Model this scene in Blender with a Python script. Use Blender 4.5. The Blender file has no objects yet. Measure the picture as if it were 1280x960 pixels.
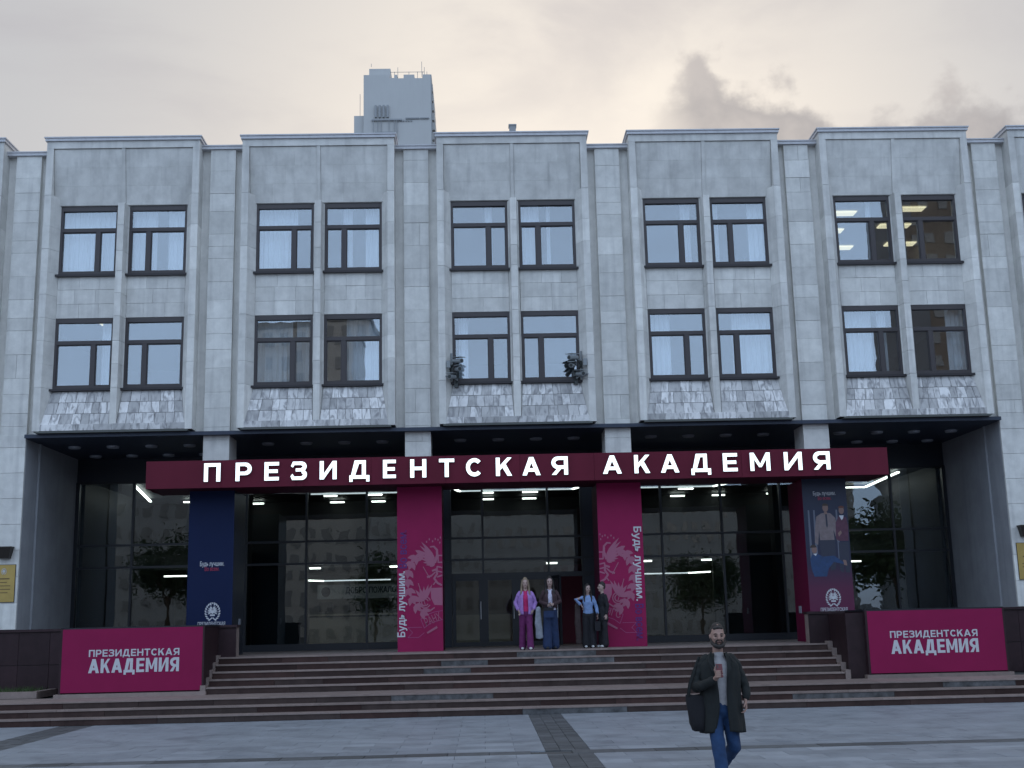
import bpy, bmesh, math, random
from mathutils import Vector, Matrix
R = math.radians
random.seed(7)
scene = bpy.context.scene
col = scene.collection

# ---------------------------------------------------------------- camera
def look(p, r, y, loc):
    cy, sy, cp, sp, cr, sr = math.cos(y), math.sin(y), math.cos(p), math.sin(p), math.cos(r), math.sin(r)
    fw = Vector((sy*cp, cy*cp, sp)); rt = Vector((cy, -sy, 0)); up = rt.cross(fw)
    rr = cr*rt + sr*up; uu = -sr*rt + cr*up
    m = Matrix((rr, uu, -fw)).transposed().to_4x4(); m.translation = loc
    return m
camd = bpy.data.cameras.new('camera'); cam = bpy.data.objects.new('camera', camd); col.objects.link(cam)
camd.sensor_width = 36; camd.lens = 1502.47/1280*36; camd.clip_start = .1; camd.clip_end = 6000
cam.matrix_world = look(.1944, -.0231, .0275, (-.978, -30.906, 1.935))
scene.camera = cam

# ---------------------------------------------------------------- world: evening overcast, glow of the low sun behind the building
scene.view_settings.view_transform = 'Standard'; scene.view_settings.look = 'None'
scene.view_settings.exposure = 0.0; scene.view_settings.gamma = 1.0
SUN_AZ, SUN_EL = R(9), R(13)
world = bpy.data.worlds.new('World'); scene.world = world; world.use_nodes = True
wt = world.node_tree; wn = wt.nodes; wl = wt.links; wn.clear()
def N(t, **k):
    n = wn.new(t)
    for a, b in k.items(): setattr(n, a, b)
    return n
def wmath(op, a, b=None, c=None, clamp=False):
    n = N('ShaderNodeMath', operation=op, use_clamp=clamp)
    for i, v in enumerate((a, b, c)):
        if v is None: continue
        if isinstance(v, (int, float)): n.inputs[i].default_value = v
        else: wl.new(v, n.inputs[i])
    return n.outputs[0]
def wmix(f, a, b, blend='MIX'):
    n = N('ShaderNodeMix', data_type='RGBA', blend_type=blend)
    for i, v in ((0, f), (6, a), (7, b)):
        if isinstance(v, (int, float)): n.inputs[i].default_value = v
        elif isinstance(v, tuple): n.inputs[i].default_value = (*v, 1)
        else: wl.new(v, n.inputs[i])
    return n.outputs[2]
def wmap(v, a, b, c=0., d=1., smooth=True):
    n = N('ShaderNodeMapRange', interpolation_type='SMOOTHSTEP' if smooth else 'LINEAR')
    wl.new(v, n.inputs[0])
    for i, x in enumerate((a, b, c, d)): n.inputs[i+1].default_value = x
    return n.outputs[0]
tc = N('ShaderNodeTexCoord')
sx = N('ShaderNodeSeparateXYZ'); wl.new(tc.outputs['Generated'], sx.inputs[0])
DX, DY, DZ = sx.outputs
az = wmath('ARCTAN2', DX, DY)                      # 0 = towards the building
el = wmath('ARCSINE', DZ)
def glow(azs, els, k):
    d = N('ShaderNodeVectorMath', operation='DOT_PRODUCT'); wl.new(tc.outputs['Generated'], d.inputs[0])
    d.inputs[1].default_value = (math.sin(azs)*math.cos(els), math.cos(azs)*math.cos(els), math.sin(els))
    return wmath('POWER', wmath('MAXIMUM', d.outputs['Value'], 0.), k)
sky = N('ShaderNodeTexSky', sky_type='NISHITA', sun_disc=False, sun_elevation=SUN_EL, sun_rotation=SUN_AZ)
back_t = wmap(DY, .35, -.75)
cloud = wmix(back_t, (.58, .585, .605), (1.08, 1.42, 1.94))           # grey veil in front, bluer sky opposite the sun, brightened to light the facade
cloud = wmix(wmath('MULTIPLY', glow(R(5), R(15), 22), .95, clamp=True), cloud, (.90, .80, .70))
cloud = wmix(wmath('MULTIPLY', glow(R(5), R(20), 34), .95, clamp=True), cloud, (1.04, .95, .84))
mp = N('ShaderNodeMapping'); mp.inputs['Scale'].default_value = (1.6, 1.6, 4.0); wl.new(tc.outputs['Generated'], mp.inputs[0])
n1 = N('ShaderNodeTexNoise'); n1.inputs['Scale'].default_value = 2.2; n1.inputs['Detail'].default_value = 7; n1.inputs['Roughness'].default_value = .55
n1.inputs['Distortion'].default_value = .4
wl.new(mp.outputs[0], n1.inputs['Vector'])
veil = wmap(n1.outputs['Fac'], .42, .68)
cloud = wmix(wmath('MULTIPLY', veil, wmap(el, .33, .5, .12, .5)), cloud, (.50, .47, .50))
# dark low cumulus puffs beyond the roof
cb = N('ShaderNodeCombineXYZ'); wl.new(az, cb.inputs[0]); wl.new(wmath('MULTIPLY', el, 1.15), cb.inputs[1])
n2 = N('ShaderNodeTexNoise'); n2.inputs['Scale'].default_value = 14; n2.inputs['Detail'].default_value = 5; n2.inputs['Roughness'].default_value = .55
wl.new(cb.outputs[0], n2.inputs['Vector'])
n3 = N('ShaderNodeTexNoise'); n3.inputs['Scale'].default_value = 5.5; n3.inputs['Detail'].default_value = 1
cb3 = N('ShaderNodeCombineXYZ'); wl.new(az, cb3.inputs[0]); cb3.inputs[1].default_value = 3.3; wl.new(cb3.outputs[0], n3.inputs['Vector'])
top = wmath('ADD', wmath('MULTIPLY', n2.outputs['Fac'], .16), wmath('MULTIPLY', n3.outputs['Fac'], .10))
top = wmath('ADD', top, .276)
top = wmath('ADD', top, wmath('SUBTRACT', wmap(az, .14, .20, 0., .028), wmap(az, .27, .34, 0., .050)))                          # cloud-top elevation in radians
pufft = wmap(n2.outputs['Fac'], .35, .65)
puff = wmap(wmath('SUBTRACT', top, el), -.006, .022)
azm = wmath('MULTIPLY', wmap(az, .14, .20), wmap(wmath('ABSOLUTE', az), 1.5, .9))
cloud = wmix(wmath('MULTIPLY', wmath('MULTIPLY', puff, azm), .88), cloud, wmix(pufft, (.36, .345, .36), (.53, .49, .48)))
n4 = N('ShaderNodeTexNoise'); n4.inputs['Scale'].default_value = 3.2; n4.inputs['Detail'].default_value = 5
wl.new(tc.outputs['Generated'], n4.inputs['Vector'])
lowhaze = wmap(DZ, -.05, .06)
cloud = wmix(wmath('SUBTRACT', 1., lowhaze), cloud, (.40, .42, .47))
nb = N('ShaderNodeBackground'); nb.inputs['Strength'].default_value = .08; wl.new(sky.outputs[0], nb.inputs[0])
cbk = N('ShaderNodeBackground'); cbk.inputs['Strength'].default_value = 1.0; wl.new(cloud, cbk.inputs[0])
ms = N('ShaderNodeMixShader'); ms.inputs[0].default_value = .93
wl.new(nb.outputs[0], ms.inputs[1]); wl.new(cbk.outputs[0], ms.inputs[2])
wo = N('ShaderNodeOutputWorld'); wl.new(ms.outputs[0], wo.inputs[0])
sd = bpy.data.lights.new('sun', 'SUN'); sd.energy = .5; sd.angle = R(18); sd.color = (1, .93, .86)
sun = bpy.data.objects.new('sun', sd); col.objects.link(sun)
sun.rotation_euler = Vector((math.sin(SUN_AZ)*math.cos(SUN_EL), math.cos(SUN_AZ)*math.cos(SUN_EL), math.sin(SUN_EL))).to_track_quat('Z', 'Y').to_euler()

# ---------------------------------------------------------------- materials
def mat(name, c, rough=.6, metal=0., noise=0., nscale=6., streak=0., vary=0., bump=0., bscale=40., spec=.5, veins=None, emit=None, es=0., stretch=(1,1,1), hue=None, stain=0.):
    m = bpy.data.materials.new(name); m.use_nodes = True
    t = m.node_tree; ns = t.nodes; lk = t.links; b = ns['Principled BSDF']
    b.inputs['Roughness'].default_value = rough; b.inputs['Metallic'].default_value = metal
    b.inputs['Specular IOR Level'].default_value = spec
    b.inputs['Base Color'].default_value = (*c, 1)
    def mx(f, a, bb, bl='MIX'):
        n = ns.new('ShaderNodeMix'); n.data_type = 'RGBA'; n.blend_type = bl
        for i, v in ((0, f), (6, a), (7, bb)):
            if isinstance(v, (int, float)): n.inputs[i].default_value = v
            elif isinstance(v, tuple): n.inputs[i].default_value = (*v, 1)
            else: lk.new(v, n.inputs[i])
        return n.outputs[2]
    def mr(v, a, b2, c2, d):
        n = ns.new('ShaderNodeMapRange'); lk.new(v, n.inputs[0])
        for i, x in enumerate((a, b2, c2, d)): n.inputs[i+1].default_value = x
        return n.outputs[0]
    if emit:
        b.inputs['Emission Color'].default_value = (*emit, 1); b.inputs['Emission Strength'].default_value = es
    geo = ns.new('ShaderNodeNewGeometry'); P = geo.outputs['Position']
    cur = None
    def cval(): return cur if cur is not None else tuple(c)
    oi = ns.new('ShaderNodeObjectInfo')
    if vary:
        f = mr(oi.outputs['Random'], 0, 1, 1-vary, 1+vary)
        cb = ns.new('ShaderNodeCombineColor')
        for i in range(3): lk.new(f, cb.inputs[i])
        cur = mx(1., cval(), cb.outputs[0], 'MULTIPLY')
    if hue:
        h2 = ns.new('ShaderNodeMath'); h2.operation = 'MULTIPLY'; lk.new(oi.outputs['Random'], h2.inputs[0]); h2.inputs[1].default_value = 7.31
        h3 = ns.new('ShaderNodeMath'); h3.operation = 'FRACT'; lk.new(h2.outputs[0], h3.inputs[0])
        cur = mx(mr(h3.outputs[0], .3, 1., 0, .8), cval(), hue)
    if noise:
        mpn = ns.new('ShaderNodeMapping'); mpn.inputs['Scale'].default_value = stretch; lk.new(P, mpn.inputs[0])
        n = ns.new('ShaderNodeTexNoise'); n.inputs['Scale'].default_value = nscale; n.inputs['Detail'].default_value = 8; n.inputs['Roughness'].default_value = .62
        lk.new(mpn.outputs[0], n.inputs['Vector'])
        f = mr(n.outputs['Fac'], .3, .7, 1-noise, 1+noise)
        cb = ns.new('ShaderNodeCombineColor')
        for i in range(3): lk.new(f, cb.inputs[i])
        cur = mx(1., cval(), cb.outputs[0], 'MULTIPLY')
    if streak:
        mpn = ns.new('ShaderNodeMapping'); mpn.inputs['Scale'].default_value = (5.5, 5.5, .35); lk.new(P, mpn.inputs[0])
        n = ns.new('ShaderNodeTexNoise'); n.inputs['Scale'].default_value = 1.; n.inputs['Detail'].default_value = 6
        lk.new(mpn.outputs[0], n.inputs['Vector'])
        cur = mx(mr(n.outputs['Fac'], .5, .75, 0, streak), cval(), (c[0]*.45, c[1]*.45, c[2]*.47))
    if stain:
        n = ns.new('ShaderNodeTexNoise'); n.inputs['Scale'].default_value = 1.1; n.inputs['Detail'].default_value = 9; n.inputs['Roughness'].default_value = .7; n.inputs['Distortion'].default_value = .8
        lk.new(P, n.inputs['Vector'])
        cur = mx(mr(n.outputs['Fac'], .52, .62, 0, stain), cval(), (c[0]*.5, c[1]*.5, c[2]*.5))
    if veins:
        ad = ns.new('ShaderNodeVectorMath'); ad.operation = 'ADD'; lk.new(P, ad.inputs[0]); 
        sc = ns.new('ShaderNodeVectorMath'); sc.operation = 'SCALE'; sc.inputs[0].default_value = (13, 7, 31); lk.new(oi.outputs['Random'], sc.inputs['Scale'])
        lk.new(sc.outputs[0], ad.inputs[1])
        mpn = ns.new('ShaderNodeMapping'); mpn.inputs['Rotation'].default_value = (0, R(35), 0); mpn.inputs['Scale'].default_value = (2.2, 1, .8); lk.new(ad.outputs[0], mpn.inputs[0])
        n = ns.new('ShaderNodeTexNoise'); n.inputs['Scale'].default_value = 2.6; n.inputs['Detail'].default_value = 7; n.inputs['Distortion'].default_value = 1.6
        lk.new(mpn.outputs[0], n.inputs['Vector'])
        cur = mx(mr(n.outputs['Fac'], .47, .66, 0, .85), cval(), veins)
    if cur is not None: lk.new(cur, b.inputs['Base Color'])
    if bump:
        n = ns.new('ShaderNodeTexNoise'); n.inputs['Scale'].default_value = bscale; n.inputs['Detail'].default_value = 5; lk.new(P, n.inputs['Vector'])
        bp = ns.new('ShaderNodeBump'); bp.inputs['Strength'].default_value = bump; bp.inputs['Distance'].default_value = .01
        lk.new(n.outputs['Fac'], bp.inputs['Height']); lk.new(bp.outputs[0], b.inputs['Normal'])
    return m
def glassmat(name, tint, base, wav=.0, wscale=1.2):
    m = bpy.data.materials.new(name); m.use_nodes = True
    t = m.node_tree; ns = t.nodes; lk = t.links; ns.clear()
    o = ns.new('ShaderNodeOutputMaterial'); mxs = ns.new('ShaderNodeMixShader'); tr = ns.new('ShaderNodeBsdfTransparent'); gl = ns.new('ShaderNodeBsdfGlossy')
    tr.inputs[0].default_value = (*tint, 1); gl.inputs['Roughness'].default_value = .0; gl.inputs[0].default_value = (.92, .96, 1, 1)
    geo = ns.new('ShaderNodeNewGeometry')          # Schlick term, the same for both faces of the thin sheet
    dp = ns.new('ShaderNodeVectorMath'); dp.operation = 'DOT_PRODUCT'; lk.new(geo.outputs['Normal'], dp.inputs[0]); lk.new(geo.outputs['Incoming'], dp.inputs[1])
    def mm(op, a, b_):
        n_ = ns.new('ShaderNodeMath'); n_.operation = op
        for i_, v_ in enumerate((a, b_)):
            if isinstance(v_, (int, float)): n_.inputs[i_].default_value = v_
            elif v_ is not None: lk.new(v_, n_.inputs[i_])
        return n_.outputs[0]
    sch = mm('MULTIPLY', mm('POWER', mm('SUBTRACT', 1., mm('ABSOLUTE', dp.outputs['Value'], None)), 5.), .9)
    ad = ns.new('ShaderNodeMath'); ad.operation = 'ADD'; ad.use_clamp = True; lk.new(sch, ad.inputs[0]); ad.inputs[1].default_value = base; n = ns.new('ShaderNodeTexNoise'); n.inputs['Scale'].default_value = wscale; n.inputs['Detail'].default_value = 2
    lk.new(geo.outputs['Position'], n.inputs['Vector'])
    bp = ns.new('ShaderNodeBump'); bp.inputs['Strength'].default_value = wav; bp.inputs['Distance'].default_value = .02
    lk.new(n.outputs['Fac'], bp.inputs['Height']); lk.new(bp.outputs[0], gl.inputs['Normal'])
    lk.new(ad.outputs[0], mxs.inputs[0]); lk.new(tr.outputs[0], mxs.inputs[1]); lk.new(gl.outputs[0], mxs.inputs[2]); lk.new(mxs.outputs[0], o.inputs[0])
    return m
M = {}
M['stone'] = mat('limestone', (.59, .58, .545), .75, noise=.12, nscale=2.3, streak=.22, vary=.07, bump=.25, bscale=30)
M['slab'] = mat('limestone_slab', (.635, .625, .59), .7, noise=.13, nscale=3., streak=.40, vary=.13, bump=.2, hue=(.59, .58, .55), stain=.12)
M['attic'] = mat('attic_stone', (.575, .565, .535), .8, noise=.16, nscale=2.2, streak=.35, vary=.05, bump=.3)
M['recess'] = mat('lightened_recess_stone', (.68, .66, .62), .8, noise=.12, nscale=3., streak=.3)  # paler than the other stone, to offset the shade beside the fins
M['mortar'] = mat('mortar', (.44, .445, .43), .9)
M['marble'] = mat('patchy_marble', (.56, .55, .54), .5, noise=.10, nscale=7., vary=.34, veins=(.20, .195, .20), bump=.15)
M['flash'] = mat('zinc_flashing', (.50, .50, .52), .5, metal=.1, noise=.1)
M['lip'] = mat('dark_lip', (.05, .055, .05), .6)
M['frame'] = mat('dark_brown_frame', (.042, .034, .036), .45)
M['sill'] = mat('dark_sill', (.018, .014, .017), .5)
M['glassup'] = glassmat('window_glass', (.86, .89, .90), .17, .06, .9)
M['glasslow'] = glassmat('lobby_glass', (.62, .68, .69), .095, .10, 1.3)
M['curtain'] = mat('net_curtain', (.78, .80, .84), .9, noise=.06)
M['room'] = mat('room_plaster', (.22, .22, .22), .9)
M['roomlight'] = mat('lit_room_panel', (.8, .8, .75), .5, emit=(1., .90, .58), es=1.05)
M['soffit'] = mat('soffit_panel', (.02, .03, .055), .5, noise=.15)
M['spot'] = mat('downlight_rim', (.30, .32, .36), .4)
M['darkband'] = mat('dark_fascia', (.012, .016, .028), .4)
M['reveal'] = mat('portico_plaster', (.30, .31, .33), .8, noise=.12, nscale=1.6, streak=.2)
M['alu'] = mat('dark_aluminium', (.010, .012, .018), .4)
M['burg'] = mat('burgundy_panel', (.112, .012, .027), .6, spec=.15, noise=.10, nscale=1.2, stretch=(1, 1, .3), vary=.05)
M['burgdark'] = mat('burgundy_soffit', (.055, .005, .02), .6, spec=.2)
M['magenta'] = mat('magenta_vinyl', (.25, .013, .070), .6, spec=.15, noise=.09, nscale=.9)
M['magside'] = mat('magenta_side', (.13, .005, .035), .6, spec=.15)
M['banner'] = mat('banner_magenta', (.225, .010, .062), .6, spec=.15, noise=.08, nscale=.8)
M['navy'] = mat('navy_vinyl', (.006, .013, .050), .6, spec=.15, noise=.1, nscale=.8)
M['navytext'] = mat('navy_print', (.07, .01, .14), .5)
M['pinkprint'] = mat('pink_print', (.30, .085, .15), .5)
M['pinkline'] = mat('pink_line_print', (.27, .05, .15), .5)
M['whiteprint'] = mat('white_print', (.50, .51, .54), .5)
M['redprint'] = mat('red_print', (.30, .02, .06), .5)
M['letter'] = mat('lit_letter', (.9, .9, .9), .4, emit=(.88, 1., 1.), es=1.25)
M['letterside'] = mat('letter_return', (.25, .22, .26), .5)
M['granite'] = mat('red_granite', (.028, .014, .017), .5, noise=.22, nscale=5., vary=.22, bump=.05, spec=.25)
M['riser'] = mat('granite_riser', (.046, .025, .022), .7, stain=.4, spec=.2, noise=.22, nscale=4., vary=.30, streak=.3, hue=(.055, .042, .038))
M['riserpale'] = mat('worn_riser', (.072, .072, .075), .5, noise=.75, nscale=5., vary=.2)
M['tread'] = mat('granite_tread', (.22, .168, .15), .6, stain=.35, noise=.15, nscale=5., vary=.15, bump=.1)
M['pave'] = mat('paving_granite', (.255, .275, .305), .5, noise=.20, nscale=1.3, vary=.17, bump=.3, bscale=60, hue=(.205, .225, .255), stain=.45)
M['pavedark'] = mat('dark_paving', (.085, .09, .095), .55, noise=.2, nscale=7., vary=.30, bump=.2)
M['joint'] = mat('paving_joint', (.07, .07, .07), .9)
M['gold'] = mat('gold_plaque', (.46, .33, .11), .35, metal=.6, noise=.08)
M['goldtext'] = mat('engraved_text', (.14, .09, .03), .5)
M['bronze'] = mat('bronze_lamp', (.03, .024, .02), .4, metal=.4)
M['led'] = mat('led_strip', (.9, .9, .9), .4, emit=(1., .96, .86), es=9.0)
M['ledsoft'] = mat('led_soft', (.9, .9, .9), .4, emit=(.95, .97, 1.), es=1.6)
M['lobbywall'] = mat('lobby_wall', (.30, .28, .24), .7, noise=.08)
M['lobbydark'] = mat('lobby_dark', (.035, .04, .045), .6)
M['desk'] = mat('desk_laminate', (.50, .45, .34), .5)
M['redwall'] = mat('lobby_red', (.16, .01, .03), .6)
M['lobbyfloor'] = mat('lobby_floor', (.20, .19, .17), .25)
M['camgrey'] = mat('camera_housing', (.22, .24, .25), .45)
M['camdark'] = mat('camera_dark', (.03, .035, .035), .35)
M['tower'] = mat('tower_concrete', (.44, .44, .43), .8, noise=.06, nscale=.12, streak=.08)
M['towerdark'] = mat('tower_trim', (.27, .28, .29), .7)
M['grass'] = mat('grass', (.04, .07, .02), .9, noise=.3)
M['leaf'] = mat('leaf', (.045, .075, .03), .8, noise=.4, nscale=2.)
M['bark'] = mat('bark', (.08, .06, .045), .9)
M['winfar'] = mat('far_window', (.30, .33, .37), .2)

# ---------------------------------------------------------------- builders
bench = bpy.data.scenes.new('bench')          # scratch scene in which curves and modifiers are turned into meshes
def bake(o):
    bench.collection.objects.link(o); vl = bench.view_layers[0]; vl.update()
    me = bpy.data.meshes.new_from_object(o.evaluated_get(vl.depsgraph))
    bpy.data.objects.remove(o)
    return me
def link(name, me, parent=None, loc=(0, 0, 0), rot=(0, 0, 0), kind=None):
    o = bpy.data.objects.new(name, me); col.objects.link(o)
    if parent is not None: o.parent = parent
    o.location = loc; o.rotation_euler = rot
    if kind: o['kind'] = kind
    LASTO[0] = o
    return o
LASTO = [None]
def thing(name, label, cat, loc=(0, 0, 0), group=None, rot=(0, 0, 0)):
    o = bpy.data.objects.new(name, None); col.objects.link(o); o.location = loc; o.rotation_euler = rot
    o.empty_display_size = .2
    o['label'] = label; o['category'] = cat
    if group: o['group'] = group
    return o
def tag(o, label, cat, group=None):
    o['label'] = label; o['category'] = cat
    if group: o['group'] = group
    return o
def tomesh(name, V, F, m, smooth=False, mi=None):
    me = bpy.data.meshes.new(name); me.from_pydata(V, [], F)
    for x in (m if isinstance(m, (list, tuple)) else [m]): me.materials.append(x)
    if mi: me.polygons.foreach_set('material_index', mi)
    if smooth: me.polygons.foreach_set('use_smooth', [True]*len(me.polygons))
    me.update(); return me
class MB:
    def __init__(s): s.v = []; s.f = []; s.mi = []
    def add(s, V, F, mi=0):
        n = len(s.v); s.v += [tuple(p) for p in V]; s.f += [tuple(i+n for i in f) for f in F]; s.mi += [mi]*len(F); return s
    def box(s, x0, x1, y0, y1, z0, z1, mi=0):
        return s.add([(x0,y0,z0),(x1,y0,z0),(x1,y1,z0),(x0,y1,z0),(x0,y0,z1),(x1,y0,z1),(x1,y1,z1),(x0,y1,z1)],
                     [(0,3,2,1),(4,5,6,7),(0,1,5,4),(1,2,6,5),(2,3,7,6),(3,0,4,7)], mi)
    def prismz(s, P, z0, z1, mi=0):        # polygon in xy (counter-clockwise) extruded in z
        n = len(P)
        return s.add([(x, y, z0) for x, y in P]+[(x, y, z1) for x, y in P],
                     [tuple(range(n-1, -1, -1)), tuple(range(n, 2*n))]+[(i, (i+1) % n, (i+1) % n+n, i+n) for i in range(n)], mi)
    def prismx(s, P, x0, x1, mi=0):        # polygon in yz extruded in x
        n = len(P)
        return s.add([(x0, y, z) for y, z in P]+[(x1, y, z) for y, z in P],
                     [tuple(range(n-1, -1, -1)), tuple(range(n, 2*n))]+[(i, (i+1) % n, (i+1) % n+n, i+n) for i in range(n)], mi)
    def tube(s, a, b, r, r2=None, seg=10, mi=0, cap=True):
        a, b = Vector(a), Vector(b); r2 = r if r2 is None else r2
        d = (b-a).normalized(); u = d.orthogonal().normalized(); w = d.cross(u)
        V = [a+(u*math.cos(t)+w*math.sin(t))*r for t in [2*math.pi*i/seg for i in range(seg)]]
        V += [b+(u*math.cos(t)+w*math.sin(t))*r2 for t in [2*math.pi*i/seg for i in range(seg)]]
        F = [(i, (i+1) % seg, (i+1) % seg+seg, i+seg) for i in range(seg)]
        if cap: F += [tuple(range(seg-1, -1, -1)), tuple(range(seg, 2*seg))]
        return s.add(V, F, mi)
    def bar(s, a, b, w, h, mi=0):
        a, b = Vector(a), Vector(b); d = (b-a).normalized(); u = d.cross(Vector((0, 0, 1)))
        u = Vector((1, 0, 0)) if u.length < 1e-4 else u.normalized()
        t = u.cross(d)
        V = [p+u*(i*w/2)+t*(j*h/2) for p in (a, b) for i, j in ((-1,-1),(1,-1),(1,1),(-1,1))]
        return s.add(V, [(3,2,1,0),(4,5,6,7),(0,1,5,4),(1,2,6,5),(2,3,7,6),(3,0,4,7)], mi)
    def mesh(s, name, m, smooth=False): return tomesh(name, s.v, s.f, m, smooth, s.mi if any(s.mi) else None)
    def build(s, name, m, parent=None, loc=(0,0,0), rot=(0,0,0), smooth=False, kind=None, fix=True):
        me = s.mesh(name, m, smooth)
        if fix: fixn(me)
        return link(name, me, parent, loc, rot, kind)
def fixn(me):
    bm = bmesh.new(); bm.from_mesh(me); bmesh.ops.recalc_face_normals(bm, faces=bm.faces); bm.to_mesh(me); bm.free()
CACHE = {}
def slab(name, w, d, h, loc, parent, m, kind=None):
    """one stone: its front lower-left corner at loc, running to +x, +y, +z, arrises slightly worn"""
    k = (name, round(w, 3), round(d, 3), round(h, 3), m.name)
    if k not in CACHE:
        c = min(.0025, w*.2, h*.2)
        V = [(c,0,c),(w-c,0,c),(w-c,0,h-c),(c,0,h-c),(0,c,0),(w,c,0),(w,c,h),(0,c,h),(0,d,0),(w,d,0),(w,d,h),(0,d,h)]
        F = [(0,1,2,3),(0,4,5,1),(1,5,6,2),(2,6,7,3),(3,7,4,0),(4,8,9,5),(5,9,10,6),(6,10,11,7),(7,11,8,4)]
        CACHE[k] = tomesh(name, V, F, m)
    return link(name, CACHE[k], parent, loc)
def polys(name, P, th, m, parent, loc=(0,0,0), rot=(0,0,0), step=.0004, mi=None):
    """flat print / cut-out shapes in the xz plane, front facing -y, each a hair prouder than the last"""
    mb = MB()
    for i, p in enumerate(P):
        y = -(th+i*step); n = len(p)
        a = sum(p[j][0]*p[(j+1) % n][1]-p[(j+1) % n][0]*p[j][1] for j in range(n))
        if a < 0: p = p[::-1]
        V = [(x, y, z) for x, z in p]+[(x, 0, z) for x, z in p]
        mb.add(V, [tuple(range(n))]+[((j+1) % n, j, j+n, (j+1) % n+n) for j in range(n)], mi[i] if mi else 0)
    return mb.build(name, m, parent, loc, rot, fix=False)
def stroke(pts, w, w2=None):
    out = []; w2 = w if w2 is None else w2; n = len(pts)-1
    for i in range(n):
        (x0, z0), (x1, z1) = pts[i], pts[i+1]
        a = w+(w2-w)*i/n; b = w+(w2-w)*(i+1)/n
        L = math.hypot(x1-x0, z1-z0) or 1; ux, uz = (x1-x0)/L, (z1-z0)/L; nx, nz = -uz, ux
        e0, e1 = a*.15, b*.15
        out.append([(x0-ux*e0+nx*a/2, z0-uz*e0+nz*a/2), (x0-ux*e0-nx*a/2, z0-uz*e0-nz*a/2), (x1+ux*e1-nx*b/2, z1+uz*e1-nz*b/2), (x1+ux*e1+nx*b/2, z1+uz*e1+nz*b/2)])
    return out
def ell(cx, cz, rx, rz, a0=0, a1=360, n=16):
    return [(cx+rx*math.cos(R(a0+(a1-a0)*i/n)), cz+rz*math.sin(R(a0+(a1-a0)*i/n))) for i in range(n+(0 if a1-a0 == 360 else 1))]
def leafp(cx, cz, l, w, ang):
    c, s = math.cos(R(ang)), math.sin(R(ang))
    P = [(0, 0), (l*.3, w*.45), (l*.65, w*.4), (l, 0), (l*.65, -w*.4), (l*.3, -w*.45)]
    return [(cx+x*c-z*s, cz+x*s+z*c) for x, z in P]
def text(name, s, size, m, parent, loc, rot=(math.pi/2, 0, 0), ext=.004, bold=.012, sx=1., align='CENTER', width=None, height=None):
    cu = bpy.data.curves.new(name, 'FONT'); cu.body = s; cu.size = size; cu.extrude = ext
    cu.align_x = align; cu.resolution_u = 4
    me = bake(bpy.data.objects.new('tmp', cu)); bpy.data.curves.remove(cu)
    me.name = name; me.materials.clear()
    for x in (m if isinstance(m, (list, tuple)) else [m]): me.materials.append(x)
    xs = [v.co.x for v in me.vertices]; ys = [v.co.y for v in me.vertices]
    kx = sx; ky = 1
    if width: kx = width/(max(xs)-min(xs))
    if height: ky = height/(max(ys)-min(ys))
    if bold and len(me.vertices):        # bold: the outline repeated a few millimetres apart, each copy a hair prouder
        V0 = [tuple(v.co) for v in me.vertices]; F0 = [tuple(p.vertices) for p in me.polygons]; V = []; F = []
        for i, (ox, oy) in enumerate(((0, 0), (1, 0), (-1, 0), (0, 1), (0, -1), (.7, .7), (-.7, -.7))):
            F += [tuple(a+len(V) for a in f) for f in F0]; V += [(p[0]+ox*bold*size, p[1]+oy*bold*size, p[2]+(i*.00015 if p[2] > 0 else 0)) for p in V0]
        m2 = bpy.data.meshes.new(name); m2.from_pydata(V, [], F)
        for x in me.materials: m2.materials.append(x)
        bpy.data.meshes.remove(me); me = m2
    x0 = (max(xs)+min(xs))/2 if align == 'CENTER' else min(xs); y0 = min(ys)
    for v in me.vertices: v.co.x = (v.co.x-x0)*kx; v.co.y = (v.co.y-(y0 if height else 0))*ky
    if isinstance(m, (list, tuple)):
        for p in me.polygons: p.material_index = 0 if abs(p.normal.z) > .7 else 1
    return link(name, me, parent, loc, rot)

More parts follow.
